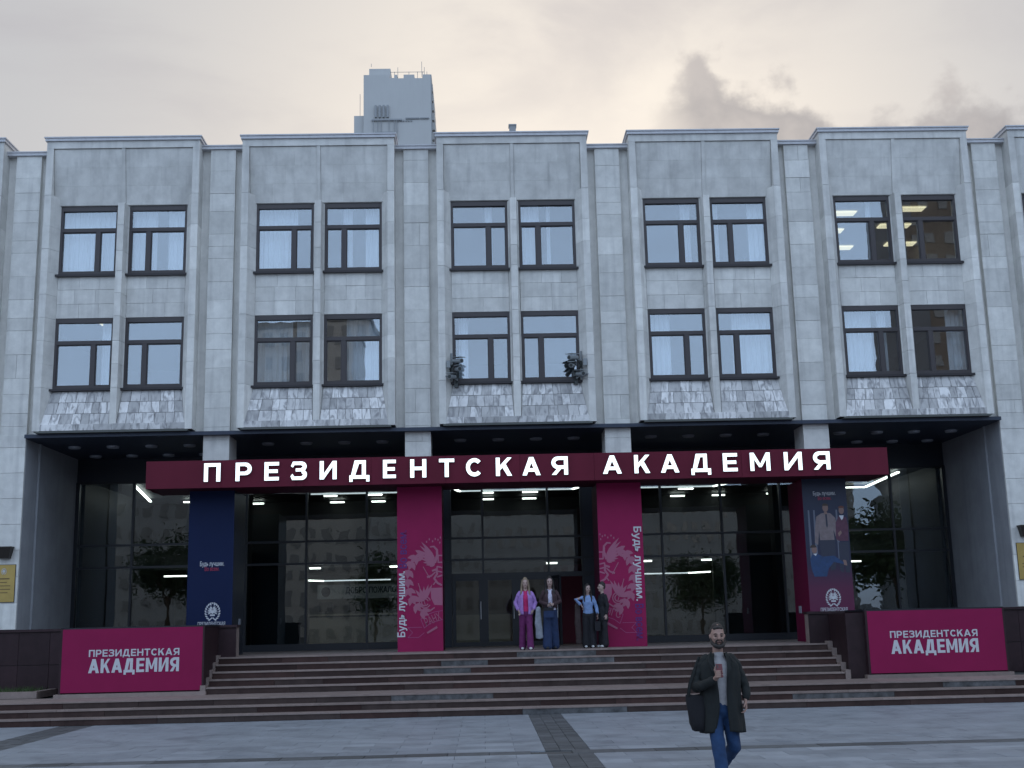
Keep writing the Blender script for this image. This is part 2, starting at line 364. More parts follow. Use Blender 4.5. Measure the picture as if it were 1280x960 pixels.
def glyph(ch, w, h, t):
    """bold grotesque capital as polygons in a w x h box, stroke t"""
    def rect(a, b, c, d): return [(a, c), (b, c), (b, d), (a, d)]
    def ring(cx, cz, rx, rz, a0, a1, n=14):
        o = ell(cx, cz, rx, rz, a0, a1, n); i = ell(cx, cz, rx-t, rz-t, a0, a1, n)
        return [[o[k], o[k+1], i[k+1], i[k]] for k in range(n)]
    def dia(x0, z0, x1, z1, tw): return [(x0, z0), (x0+tw, z0), (x1+tw, z1), (x1, z1)]
    tt = t*.88
    if ch == 'П': return [rect(0, t, 0, h), rect(w-t, w, 0, h), rect(t, w-t, h-tt, h)]
    if ch == 'Н': return [rect(0, t, 0, h), rect(w-t, w, 0, h), rect(t, w-t, h/2-tt/2, h/2+tt/2)]
    if ch == 'Т': return [rect(0, w, h-tt, h), rect(w/2-t/2, w/2+t/2, 0, h-tt)]
    if ch == 'Е': return [rect(0, t, 0, h), rect(t, w, h-tt, h), rect(t, w, 0, tt), rect(t, w*.92, h/2-tt/2, h/2+tt/2)]
    if ch == 'И': return [rect(0, t, 0, h), rect(w-t, w, 0, h), [(t, 0), (t, h*.3), (w-t, h), (w-t, h*.7)]]
    if ch == 'М': return [rect(0, t, 0, h), rect(w-t, w, 0, h), [(t, h), (t, h*.64), (w/2-t*.32, h*.2), (w/2, h*.38)], [(w-t, h), (w/2, h*.38), (w/2+t*.32, h*.2), (w-t, h*.64)], [(w/2-t*.32, h*.2), (w/2+t*.32, h*.2), (w/2, h*.38)]]
    if ch == 'А':
        return [dia(0, 0, w/2-t*.55, h, t*1.1), dia(w-t*1.1, 0, w/2-t*.55, h, t*1.1), rect(w*.24, w*.76, h*.2, h*.2+tt)]
    if ch == 'К': return [rect(0, t, 0, h), [(t, h*.30), (t, h*.56), (w*.72, h), (w*.99, h)], [(w*.36, h*.52), (w*.60, h*.66), (w, 0), (w*.72, 0)]]
    if ch == 'С': return ring(w*.53, h/2, w*.53, h/2, 42, 318, 22)
    if ch == 'Р':
        r = h*.34; c = h-r
        return [rect(0, t, 0, h), rect(t, w-r, h-tt, h), rect(t, w-r, h-2*r, h-2*r+tt)]+ring(w-r, c, r, r, -90, 90)
    if ch == 'Я':
        r = h*.34; c = h-r
        return [rect(w-t, w, 0, h), rect(r, w-t, h-tt, h), rect(r, w-t, h-2*r, h-2*r+tt)]+ring(r, c, r, r, 90, 270)+[[(0, 0), (t*1.15, 0), (w*.62, h*.36), (w*.36, h*.36)]]
    if ch == 'З':
        r = h*.27; r2 = h*.285
        return ring(w-r2-.02*w, h-r, r2, r, -90, 90, 10)+ring(w-r2, r2*1.0, r2, r2, -90, 90, 10)+[rect(w*.3, w-r2, h-2*r, h-2*r+tt*.9), rect(w*.12, w-r2, h-tt, h), rect(w*.08, w-r2, 0, tt)]+[[(w*.12, h), (w*.0, h-tt*1.3), (w*.12, h-tt*1.7), (w*.22, h-tt)], [(w*.08, 0), (w*.2, tt), (w*.1, tt*1.8), (-w*.02, tt*1.1)]]
    if ch == 'Д':
        f = h*.16
        return [rect(0, w, 0, tt), rect(0, t*.8, -f, 0), rect(w-t*.8, w, -f, 0), rect(w*.82-t, w*.82, tt, h), rect(w*.30, w*.82-t, h-tt, h), [(w*.08, tt), (w*.08+t*1.05, tt), (w*.30+t*.9, h-tt), (w*.30, h), (w*.26, h)]]
    return []
GW = dict(zip('ПРЕЗИДНТСКАЯМ', (.84, .80, .74, .78, .90, 1.02, .86, .82, .86, .86, 1.0, .84, 1.06)))
def word(name, s, m, parent, x0, x1, z, h, y, tf=.2, th=.003, gap=.2):
    tot = sum(GW[c] for c in s)+gap*(len(s)-1); k = (x1-x0)/tot; x = 0; Pl = []
    for c in s:
        Pl += [[(px+x, pz) for px, pz in p] for p in glyph(c, GW[c]*k, h, tf*h if k > h*.7 else tf*h*.8)]; x += (GW[c]+gap)*k
    return polys(name, Pl, th, m, parent, (x0, y, z), step=.00008)

# ================================================================ GROUND
gm = M['pave']
ground = MB().box(-900, 900, -900, 900, -.6, -.02).build('ground', M['joint'], kind='structure')
def pave_beyond():
    m = mat('plaza_far', (.25, .27, .30), .6, noise=.12, nscale=1.5)
    t = m.node_tree; ns = t.nodes; lk = t.links; b = ns['Principled BSDF']
    src = b.inputs['Base Color'].links[0].from_socket
    g = ns.new('ShaderNodeNewGeometry'); br = ns.new('ShaderNodeTexBrick'); br.inputs['Scale'].default_value = 1
    br.inputs['Brick Width'].default_value = .9; br.inputs['Row Height'].default_value = .45; br.inputs['Mortar Size'].default_value = .012
    br.inputs['Color1'].default_value = (1, 1, 1, 1); br.inputs['Color2'].default_value = (.8, .8, .82, 1); br.inputs['Mortar'].default_value = (.5, .5, .5, 1)
    lk.new(g.outputs['Position'], br.inputs['Vector'])
    mx = ns.new('ShaderNodeMix'); mx.data_type = 'RGBA'; mx.blend_type = 'MULTIPLY'; mx.inputs[0].default_value = 1
    lk.new(src, mx.inputs[6]); lk.new(br.outputs[0], mx.inputs[7]); lk.new(mx.outputs[2], b.inputs['Base Color'])
    return m
plaza = MB()
X0, X1, Y0, Y1 = -13.95, 13.95, -16.5, -4.85
plaza.box(-60, X0, -70, Y1, -.02, 0).box(X1, 60, -70, Y1, -.02, 0).box(X0, X1, -70, Y0, -.02, 0)
plaza = plaza.build('plaza', pave_beyond(), kind='structure')
# individual slabs over the part of the plaza the picture shows; dark setts in the bands
rows = []
DARKROW = (-13.02, -12.44)
def dark_at(x): return abs(x-.26) < .34 or abs(x+9.45) < .36
slabs = []; setts = []
y = Y1
rowh = .45; ri = 0
while y-rowh > Y0-.01:
    ya = y-rowh
    if ya < DARKROW[1]+.01 and ya > DARKROW[0]-.2 and not any(abs(s[3]-1) < .1 and s[4] == 'row' for s in setts):
        for k in range(int((X1-X0)/.62)):
            x = X0+k*.62
            if not dark_at(x+.31): setts.append((x+.004, ya+.01, .612, 1, 'row', .44))
        y = ya; ri += 1; continue
    edges = [X0, -9.81, -9.09, -.08, .60, X1]
    for a, b, dk in zip(edges, edges[1:], (0, 1, 0, 1, 0)):
        if dk:
            n = 3
            for i in range(n):
                for j in range(2):
                    setts.append((a+(b-a)*i/n+.004, ya+j*rowh/2+.003, (b-a)/n-.008, 0, 'sett', rowh/2-.006))
        else:
            x = a; w0 = .9; first = (.45 if ri % 2 else .9)
            while x < b-.02:
                w = min(first if x == a else w0, b-x)
                if b-(x+w) < .2: w = b-x
                slabs.append((x, ya, w, rowh)); x += w
    y = ya; ri += 1
def near(s): return (s[0]+.98)**2+(s[1]+30.9)**2
pave = link('plaza_paving', None, kind='structure')
slabs.sort(key=near)
rest = MB()
for i, (x, ya, w, h) in enumerate(slabs):
    dz = random.uniform(-.003, .0)
    if i < 290:
        k = ('pave', round(w, 2))
        if k not in CACHE:
            CACHE[k] = tomesh('paving_slab', *(lambda b: (b.v, b.f))(MB().box(.003, w-.003, .003, h-.003, -.04, 0)), M['pave'])
        link('paving_slab', CACHE[k], pave, (x, ya, dz))
    else: rest.box(x+.003, x+w-.003, ya+.003, ya+h-.003, -.04, dz)
rest.build('paving_slabs_far', M['pave'], pave, kind='stuff')
setts.sort(key=near); rest = MB()
for i, (x, ya, w, _, t, h) in enumerate(setts):
    dz = random.uniform(-.004, .0)
    if i < 290:
        k = ('sett', round(w, 2), round(h, 2))
        if k not in CACHE: CACHE[k] = tomesh('dark_sett', *(lambda b: (b.v, b.f))(MB().box(0, w, 0, h, -.04, 0)), M['pavedark'])
        link('dark_sett', CACHE[k], pave, (x, ya, dz))
    else: rest.box(x, x+w, ya, ya+h, -.04, dz)
rest.build('dark_setts_far', M['pavedark'], pave, kind='stuff')

# ================================================================ STEPS
steps = thing('entrance_steps', 'wide dark red granite steps rising from the plaza to the glazed entrance', 'steps', (0, 0, 0))
ZL, ZP = .45, 1.233
levels = [(-4.88, .15, 17), (-4.52, .30, 17), (-4.17, .45, 17)]
up = [(-2.72+.325*i, .45+.1566*(i+1), 7.3) for i in range(5)]
core = MB()
for yn, z, hw in levels: core.box(-hw, hw, yn+.03, -.9, -.1, z-.035)
for yn, z, hw in up: core.box(-hw, hw, yn+.03, -.9, .2, z-.035)
core.build('step_core', M['joint'], steps)
allsteps = levels+up
pale_spots = [(6, -2.6, -1.9), (6, 1.0, 1.6), (7, .2, .9), (5, -3.2, -2.5), (0, 0, .9), (2, -3.2, -2.2), (1, 5.0, 5.9), (2, 8.2, 8.9), (4, -9, -9)]
for i, (yn, z, hw) in enumerate(allsteps):
    zb = 0 if i == 0 else allsteps[i-1][1]
    yb = allsteps[i+1][0]+.03 if i+1 < len(allsteps) else -1.05
    if i == 2: yb = -2.69
    x = -hw
    while x < hw-.05:
        w = random.choice((1.1, 1.5, 1.9)) if hw < 10 else random.choice((1.6, 2.2))
        if hw-(x+w) < .6: w = hw-x
        pale = any(s == i and a < x+w*.5 and b+.6 > x+w*.3 for s, a, b in pale_spots) and random.random() < .7
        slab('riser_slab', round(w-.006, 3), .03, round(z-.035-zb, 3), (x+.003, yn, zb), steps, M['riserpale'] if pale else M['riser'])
        x += w
    x = -hw
    while x < hw-.05:
        w = random.choice((1.2, 1.6)) if hw < 10 else random.choice((1.6, 2.2))
        if hw-(x+w) < .6: w = hw-x
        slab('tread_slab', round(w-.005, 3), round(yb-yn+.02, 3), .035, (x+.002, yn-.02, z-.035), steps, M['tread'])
        x += w
for s in (-1, 1):           # stepped stringers closing the upper flight
    mb = MB()
    for yn, z, hw in up: mb.box(s*7.3 if s > 0 else -7.42, 7.42 if s > 0 else s*7.3, yn-.03, -1.2, z-.16, z+.05)
    mb.build('stringer', M['tread'], steps)

# ================================================================ ACADEMY BUILDING
bld = thing('academy_building', 'pale stone academy building with projecting window bays above a dark glazed portico', 'building', (0, 0, 0))
S = 5.2
FY = 0.0; BY = -.30; RY = .15; WY = .0
ZS = 6.90
def P(name, mb, m, loc=(0,0,0), smooth=False, kind=None): return mb.build(name, m, bld, loc, smooth=smooth, kind=kind)
# main mass behind the facade (upper floors) with floor slabs and partitions
P('roof_slab', MB().box(-18.5, 18.5, RY+.1, 20, 14.2, 14.35), M['mortar'])
P('rear_wall', MB().box(-18.5, 18.5, 19.7, 20, 0, 14.2).box(-18.5, -18.2, .5, 19.7, 0, 14.2).box(18.2, 18.5, .5, 19.7, 0, 14.2), M['stone'])
fl = MB()
for z0, z1 in ((6.97, 7.3), (10.25, 10.5), (13.3, 13.5)): fl.box(-18.2, 18.2, RY+.1, 8, z0, z1)
fl.box(-18.2, 18.2, 8, 8.2, 6.97, 13.4)
P('floor_slabs', fl, M['room'])
part = MB()
for k in range(-4, 4):
    x = (k+.5)*S; part.box(x-.1, x+.1, RY+.12, 8, 7.3, 13.3)
P('partition', part, M['room'])
recap = {-3: 14.62, -2: 14.74, -1: 14.68, 0: 14.64, 1: 14.68, 2: 14.66}
# recess wall & caps & fins
for k in range(-3, 3):
    xf = (k+.5)*S
    ztop = recap[k]
    P('recess_wall', MB().box(xf-.62, xf-.30, RY, RY+.25, ZS-.02, ztop-.1).box(xf+.30, xf+.62, RY, RY+.25, ZS-.02, ztop-.1), M['recess'])
    P('parapet_cap', MB().box(xf-.575, xf+.575, -.05, RY+.4, ztop-.1, ztop).box(xf-.575, xf+.575, -.075, RY+.42, ztop-.022, ztop+.008), M['flash'])
    zb = 6.05 if abs(k+.5) < 2 else 2.0
    wf = .67
    P('fin_core', MB().box(xf-wf/2+.004, xf+wf/2-.004, .03, RY+.15, zb, ztop-.1), M['stone'])
    z = zb
    while z < ztop-.12:
        h = random.choice((.42, .50, .50, .64, .64, .34))
        if ztop-.1-(z+h) < .25: h = ztop-.1-z
        h = round(h, 3)
        dy = random.choice((0, .004, .008))
        if random.random() < .13:
            a = round(wf*random.uniform(.3, .7), 2)
            slab('fin_slab', a-.006, .04, h-.008, (xf-wf/2, dy, z), bld, M['slab']); slab('fin_slab', round(wf-a-.004, 3), .04, h-.008, (xf-wf/2+a, dy+.003, z), bld, M['slab'])
        else: slab('fin_slab', wf, .04, h-.005, (xf-wf/2, dy, z), bld, M['slab'])
        z += h
    if abs(k+.5) < 2:       # free-standing part of the fin below the soffit
        P('column_core', MB().box(xf-wf/2+.006, xf+wf/2-.006, .045, .95, 6.0, 6.92), M['stone'])

def window(cx, z0, z1, flip, curtain, lit=False):
    """one three-light window, cx = centre; flip: the narrow casement on the left"""
    W, H = 1.53, z1-z0
    key = ('win', flip)
    w = W/2
    mx = w-.52 if not flip else -w+.52
    if key not in CACHE:
        mb = MB(); f = .065; d0, d1 = .02, .12
        mb.box(-w, -w+f, d0, d1, 0, H).box(w-f, w, d0, d1, 0, H).box(-w+f, w-f, d0, d1, 0, .085).box(-w+f, w-f, d0-.012, d1, H-.12, H)
        mb.box(-w+f, w-f, d0-.006, d1, H-.70, H-.60).box(mx-.06, mx+.06, d0-.003, d1, .085, H-.70)
        for a, b in ((-w+f, mx-.06), (mx+.06, w-f)):      # inner sash rims
            mb.box(a, a+.02, d0+.02, d1-.01, .085, H-.70).box(b-.02, b, d0+.02, d1-.01, .085, H-.70).box(a+.02, b-.02, d0+.02, d1-.01, .085, .11).box(a+.02, b-.02, d0+.02, d1-.01, H-.72, H-.70)
        me = mb.mesh('window', M['frame']); fixn(me); CACHE[key] = me
        CACHE[key, 's'] = MB().box(-w-.05, w+.04, -.09, .06, -.06, -.003).mesh('sill', M['sill'])
        CACHE[key, 'p'] = [MB().box(a, b, .07, .078, c, d).mesh('pane', M['glassup']) for a, b, c, d in
                           ((-w+f+.003, w-f-.003, H-.597, H-.123), (-w+f+.022, mx-.082, .112, H-.722), (mx+.082, w-f-.022, .112, H-.722))]
    o = link('window', CACHE[key], bld, (cx, WY, z0))
    link('sill', CACHE[key, 's'], o)
    for p in CACHE[key, 'p']:
        q = link('pane', p, o); 
        q.rotation_euler = (random.uniform(-.006, .006), 0, random.uniform(-.010, .010))
    for a, b in curtain:
        n = max(4, int((b-a)/.012)); V = []; F = []
        ph = random.uniform(0, 6)
        for i in range(n+1):
            x = a+(b-a)*i/n; yy = .34+.028*math.sin(x*42+ph+1.5*math.sin(x*9+ph))+.012*math.sin(x*97)
            V += [(x, yy, .0), (x, yy*.6+.13, H)]
        F = [(2*i, 2*i+2, 2*i+3, 2*i+1) for i in range(n)]
        link('curtain', tomesh('curtain', V, F, M['curtain'], True), o)
    return o
CUR = {  # (bay, floor, side) -> curtain spans across the 1.53 m opening (-.76 .. .76)
 (-2,1,0): [(-.76,.76)], (-2,1,1): [(-.72,-.1),(.2,.76)], (-1,1,0): [(-.76,.3)], (-1,1,1): [(-.3,-.05),(.3,.76)],
 (0,1,0): [(.15,.35)], (0,1,1): [(-.76,-.2),(.0,.1)], (1,1,0): [(.28,.55)], (1,1,1): [(-.76,-.5),(.3,.76)], (2,1,0): [(.2,.35)], (2,1,1): [],
 (-2,0,0): [(.38,.76)], (-2,0,1): [], (-1,0,0): [(-.76,.20),(.3,.7)], (-1,0,1): [(-.2,.76)], (0,0,0): [(-.6,-.35)], (0,0,1): [],
 (1,0,0): [(-.76,-.15)], (1,0,1): [(-.3,.76)], (2,0,0): [(-.76,.1),(.25,.5)], (2,0,1): [(.3,.76)]}
for k in range(-3, 4):
    X = k*S
    # jambs: flat frame strip, splayed reveal, side
    def jamb(s, z0, z1):
        Pp = [(s*2.03, BY), (s*1.85, BY), (s*1.675, .005), (s*1.675, RY+.2), (s*2.03, RY+.2)]
        if s > 0: Pp = Pp[::-1]
        return MB().prismz(Pp, z0, z1)
    for s in (-1, 1):
        # strip in stacked stones
        z = ZS+.05; first = True
        while z < 13.3:
            h = .62 if not first else 1.15; first = False
            if 13.3-(z+h) < .3: h = 13.3-z
            kk = ('jamb', s, round(h, 3))
            if kk not in CACHE:
                me = jamb(s, 0, h-.005).mesh('jamb_stone', M['slab']); fixn(me); CACHE[kk] = me
            link('jamb_stone', CACHE[kk], bld, (X, random.choice((0, .003, .006)), z))
            z += h
        mb = jamb(s*.995, ZS+.05, 13.3)
        P('jamb_core', MB().prismz([(X+q[0], q[1]) for q in ([(-2.0, BY+.03), (-1.86, BY+.03), (-1.69, .03), (-1.69, RY+.18), (-2.0, RY+.18)] if s < 0 else [(1.69, RY+.18), (1.69, .03), (1.86, BY+.03), (2.0, BY+.03), (2.0, RY+.18)])], ZS+.06, 13.28), M['mortar'])
    # attic block: mitred head splay, recessed panel, top border
    att = MB()
    att.prismz([(X-2.03, BY), (X-1.85, BY), (X-1.85, RY+.4), (X-2.03, RY+.4)], 13.302, 14.60)
    att.prismz([(X+1.85, BY), (X+2.03, BY), (X+2.03, RY+.4), (X+1.85, RY+.4)], 13.302, 14.60)
    att.prismx([(WY-.005, 13.078), (BY+.062, 14.60), (RY+.4, 14.60), (RY+.4, 13.078)], X-1.849, X+1.849)
    att.box(X-2.03, X+2.03, BY, RY+.4, 14.603, 14.80)
    P('attic_block', att, M['attic'])
    for a, b in ((-1.84, -.05), (.05, 1.84)):
        for j, (z0, z1) in enumerate(((13.085, 13.60), (13.60, 14.09), (14.09, 14.59))):
            n = 3; off = .25 if j % 2 else 0
            xs = [a]+[a+(b-a)*(i+1)/n-(off if i < n-1 else 0) for i in range(n)]
            for x0, x1 in zip(xs, xs[1:]):
                slab('attic_slab', round(x1-x0-.001, 3), .035, round((z1-z0)*1.0115-.001, 3), (X+x0+.0015, 0, 0), bld, M['attic'])
                o_ = LASTO[0]; tl = math.atan2(.233, 1.522); o_.rotation_euler = (tl, 0, 0); o_.location = (X+x0+.0005, -.030-(z0-13.078)*math.tan(tl)+random.choice((0, .0005)), z0)
    P('attic_pilaster', MB().prismx([(-.052, 13.078), (BY+.014, 14.6), (BY+.058, 14.6), (.0, 13.078)], X-.047, X+.047), M['attic'])
    P('cornice', MB().box(X-2.07, X+2.07, BY-.05, RY+.45, 14.803, 14.90).box(X-2.095, X+2.095, BY-.075, RY+.47, 14.88, 14.912), M['flash'])
    # central mullion pillar in stones
    pp = [(-.085, -.285), (.085, -.285), (.118, -.02), (.146, .02), (.146, RY), (-.146, RY), (-.146, .02), (-.118, -.02)]
    z = 7.09; 
    for h in (.98, .62, .62, .66, .62, .60, .56, .70, .82):
        if z >= 13.07: break
        h = min(h, 13.07-z); kk = ('pil', round(h, 3))
        if kk not in CACHE:
            me = MB().prismz(pp, 0, h-.008).mesh('pillar_stone', M['slab']); fixn(me); CACHE[kk] = me
        link('pillar_stone', CACHE[kk], bld, (X+random.uniform(-.002, .002), 0, z)); z += h
    for s in (-1, 1):
        cx = X+s*.912
        x0, x1 = (X+.15, X+1.673) if s > 0 else (X-1.673, X-.15)
        # spandrel between the floors
        P('spandrel_back', MB().box(x0, x1, .035, RY, 9.985, 11.165), M['mortar'])
        for j, (za, zb_) in enumerate(((9.99, 10.37), (10.375, 10.76), (10.765, 11.16))):
            cuts = random.choice(([.38, .72], [.3, .66], [.45], [.33, .7], [.55]))
            cs = [0]+cuts+[1]
            for u, v in zip(cs, cs[1:]):
                slab('spandrel_slab', round((x1-x0)*(v-u)-.004, 3), .04, round(zb_-za, 3), (x0+(x1-x0)*u+.003, random.choice((-.003, 0, .003, .005)), za), bld, M['slab'])
        # sloping marble apron under the lower window
        ya, za, yb2, zb2 = .0, 8.03, BY+.035, 7.10
        P('apron_back', MB().prismx([(ya+.03, za), (yb2+.03, zb2), (RY, zb2), (RY, za)], x0-(.05 if s > 0 else .17), x1+(.17 if s > 0 else .05)), M['mortar'])
        for j in range(3):
            t0, t1 = j/3, (j+1)/3
            n = random.choice((6, 7, 7, 8)); ws = [random.uniform(.7, 1.35) for _ in range(n)]; tot = sum(ws); acc = 0
            for wv in ws:
                u0, u1 = acc/tot, (acc+wv)/tot; acc += wv
                def pt(u, t, lift=0.):
                    # widen towards the bottom on the outer side
                    w_ = .165*t
                    a = x0-(w_ if s < 0 else .055*t); b = x1+(w_ if s > 0 else .055*t)
                    yy = ya+(yb2-ya)*t; zz = za+(zb2-za)*t
                    return (a+(b-a)*u, yy-lift*.96, zz+lift*.25*-1)
                g = .003; e = .0; lf = random.choice((.004, .008, .012))
                dt = .006
                A = [pt(u0+g, t1-dt, lf), pt(u1-g, t1-dt, lf), pt(u1-g, t0+dt, lf), pt(u0+g, t0+dt, lf)]
                Bk = [(p[0], p[1]+.035, p[2]) for p in A]
                ox, oy, oz = A[0]
                V = [(p[0]-ox, p[1]-oy, p[2]-oz) for p in A+Bk]
                me = tomesh('apron_tile', V, [(0,1,2,3),(0,4,5,1),(1,5,6,2),(2,6,7,3),(3,7,4,0)], M['marble'])
                link('apron_tile', me, bld, (ox, oy, oz))
    # base border strip in slabs and the dark metal lip
    n = 8
    for i in range(n):
        a = X-1.85+3.7*i/n
        slab('border_slab', round(3.7/n-.006, 3), .05, .165, (a+.003, BY+random.choice((0, .003)), 6.955), bld, M['marble'])
    P('border_back', MB().box(X-2.0, X+2.0, BY+.05, RY, 6.95, 7.09), M['mortar'])
    P('lip', MB().prismx([(BY-.03, 6.895), (BY-.01, 6.948), (RY, 6.948), (RY, 6.895)], X-1.93, X+1.93), M['lip'])
    if True:
        for fl_, (z0, z1) in enumerate(((8.09, 9.98), (11.17, 13.06))):
            for si, s in enumerate((-1, 1)):
                window(X+s*.912, z0, z1, s > 0, CUR.get((k, fl_, si), [(-.76, .2)]))
# room ceiling lights seen through some windows
def roomlight(x, y, z, w=.9, d=.32):
    o = MB().box(-w/2, w/2, -d/2, d/2, -.04, 0).box(-w/2-.02, w/2+.02, -d/2-.02, d/2+.02, -.02, .0).build('ceiling_panel', M['roomlight'], None, (x, y, z))
    tag(o, 'lit pale yellow ceiling panel seen through an upper window', 'ceiling light', 'lit ceiling panels in the upper rooms')
for x, y in ((9.5, 2.0), (9.6, 3.6), (11.4, 1.7), (11.5, 3.2), (10.4, 5.3), (12.3, 5.0)): roomlight(x, y, 13.28)
roomlight(-11.05, 1.55, 10.24, .7)

# roof box (small vent)
tag(MB().box(-.09, .09, -.1, .1, -.1, .60).box(-.11, .11, -.12, .12, .60, .64).build('roof_vent', M['towerdark'], None, (.07, .72, 14.9)), 'small square vent box on the roof edge above the middle bay', 'vent')

# portico: side walls, soffit, back fascia, floor
for s in (-1, 1):
    x0, x1 = (12.655, 18.5) if s > 0 else (-18.5, -12.655)
    P('end_wall', MB().box(x0, x1, .03, 4.3, 1.0, 6.9), M['reveal'])
    z = 2.0; j = 0
    while z < 6.9:
        h = .655
        if 6.93-(z+h) < .2: h = 6.9-z
        x = 12.66; first = True
        while x < 18.4:
            w = 1.25 if not (first and j % 2) else .72
            first = False
            xx = x if s > 0 else -x-w
            slab('wall_slab', round(w-.006, 3), .04, round(h-.007, 3), (xx+(0 if s > 0 else .006), random.choice((-.045, -.042)), z), bld, M['slab'])
            x += w
        z += h; j += 1
    P('pilaster_strip', MB().box(s*12.66-.05, s*12.66+.05, .9, 1.0, 1.233, 6.8), M['reveal'])
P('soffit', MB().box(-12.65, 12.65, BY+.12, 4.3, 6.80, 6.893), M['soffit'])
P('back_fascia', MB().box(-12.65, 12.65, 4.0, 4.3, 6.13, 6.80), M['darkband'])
P('portico_floor', MB().box(-12.65, 12.65, -1.05, 4.3, 1.0, ZP-.002), M['tread'])
for k in range(-2, 3):
    for y_, n0 in ((1.5, 4), (3.3, 4)):
        for i in range(n0):
            if abs(k) == 2 or y_ < 3:
                mb = MB(); mb.tube((0, 0, 0), (0, 0, -.05), .17, .15, 18).tube((0, 0, -.05), (0, 0, -.055), .11, .11, 14)
                o = mb.build('soffit_downlight', M['spot'], None, (k*S-1.53+i*1.03, y_, 6.799), smooth=False)
                tag(o, 'unlit round soffit downlight, %s in the %s row of the %s bay' % (('first from the left', 'second from the left', 'third from the left', 'last on the right')[i], 'front' if y_ < 3 else 'rear', ('leftmost', 'second', 'middle', 'fourth', 'rightmost')[k+2]), 'downlight', 'downlights in the portico soffit')

# ---- lobby glazing
GY = 4.0
gf = MB()
def vbar(x, z0=ZP, z1=6.13, w=.06): gf.box(x-w/2, x+w/2, GY-.06, GY+.08, z0, z1)
def hbar(x0, x1, z, h=.06): gf.box(x0, x1, GY-.055, GY+.075, z-h/2, z+h/2)
verts = sorted([-12.6, -11.0, -9.32, -7.75, -6.03, -4.30, -2.62, 2.62, 4.22, 5.98, 7.72, 9.32, 11.0, 12.6, -1.9, 1.9, -.97, .92])
for v in verts: vbar(v, w=.10 if abs(v) in (2.62, 12.6) else .06)
for a, b in ((-12.6, -2.62), (2.62, 12.6)):
    hbar(a, b, 4.30); hbar(a, b, 3.67); hbar(a, b, 1.33, .19); hbar(a, b, 6.10)
hbar(-2.62, 2.62, 4.30); hbar(-2.62, 2.62, 3.68); hbar(-2.62, 2.62, 3.22, .14); hbar(-2.62, 2.62, 6.10)
glz = gf.build('lobby_glazing', M['alu'], bld)
def pane(x0, x1, z0, z1, m=None):
    o = MB().box(0, x1-x0, 0, .012, 0, z1-z0).build('pane', m or M['glasslow'], glz, (x0, GY+random.uniform(-.004, .004), z0))
    o.rotation_euler = (random.uniform(-.004, .004), 0, random.uniform(-.004, .004))
for a, b in zip(verts, verts[1:]):
    mid = abs(a) < 2.7 and abs(b) < 2.7
    if mid:
        if abs(a) > 1.8 and abs(b) > 1.8 and a*b > 0:
            continue
        for z0, z1 in ((3.29, 3.65), (3.71, 4.27), (4.33, 6.07)): pane(a+.03, b-.03, z0, z1)
    else:
        for z0, z1 in ((1.43, 3.64), (3.70, 4.27), (4.33, 6.07)): pane(a+.03, b-.03, z0, z1)
for s in (-1, 1): P('dark_pier', MB().box(min(s*1.93, s*2.58), max(s*1.93, s*2.58), GY-.03, GY+.05, ZP, 6.1), M['darkband'])
# doors
def door(x0, x1, ang=0, hinge='L'):
    w = x1-x0; h = 1.93
    mb = MB().box(0, .10, 0, .06, 0, h).box(w-.10, w, 0, .06, 0, h).box(.10, w-.10, 0, .06, 0, .12).box(.10, w-.10, 0, .06, h-.09, h)
    o = mb.build('entrance_door', M['alu'], bld, (x0, GY-.04, ZP+.01), (0, 0, ang))
    MB().box(.10, w-.10, .025, .035, .12, h-.09).build('door_pane', M['doorglass'], o)
    MB().tube((w-.05, -.05, .75), (w-.05, -.05, 1.25), .014).build('door_handle', M['flash'], o)
M['doorglass'] = glassmat('door_glass', (.80, .81, .79), .05, .03, .7)
door(-1.86, -1.0); door(-.94, -.06); door(.0, .88)
dj = MB().box(-1.0, -.94, GY-.03, GY+.05, ZP, 3.15).box(-.06, 0, GY-.03, GY+.05, ZP, 3.15)
dj.build('door_post', M['alu'], bld)
door(.98, 1.80, R(-78))
# ---- lobby interior
P('lobby_floor', MB().box(-12.5, 12.5, 4.3, 15, 1.0, ZP-.004), M['lobbyfloor'])
P('lobby_rear_wall', MB().box(-12.5, 12.5, 15, 15.2, 1.2, 6.6), M['lobbywall'])
P('lobby_ceiling', MB().box(-12.5, 12.5, 4.31, 15, 6.2, 6.3), M['lobbydark'])
P('mezzanine', MB().box(-12.5, 12.5, 8.2, 14.9, 3.78, 4.25), M['lobbydark'])
P('mezzanine_wall', MB().box(-12.5, 12.5, 11.6, 11.8, 4.25, 6.2), M['lobbydark'])
P('lobby_side', MB().box(-12.6, -12.5, 4.3, 15, 1.2, 6.3).box(12.5, 12.6, 4.3, 15, 1.2, 6.3), M['lobbydark'])
for x in (-8.6, -2.9, 2.9, 8.6): P('lobby_column', MB().box(x-.3, x+.3, 7.2, 7.8, ZP, 6.2), M['lobbydark'])
P('lobby_partition', MB().box(-8.3, -6.55, 7.9, 8.05, ZP, 3.78).box(6.4, 8.5, 7.9, 8.05, ZP, 3.78), M['lobbydark'])
P('lobby_counter', MB().box(-2.2, .6, 8.4, 9.0, ZP, 2.15), M['desk'])
P('lobby_panel', MB().box(.9, 2.5, 6.6, 6.7, ZP, 3.6), M['redwall'])
SEEN_ = {}
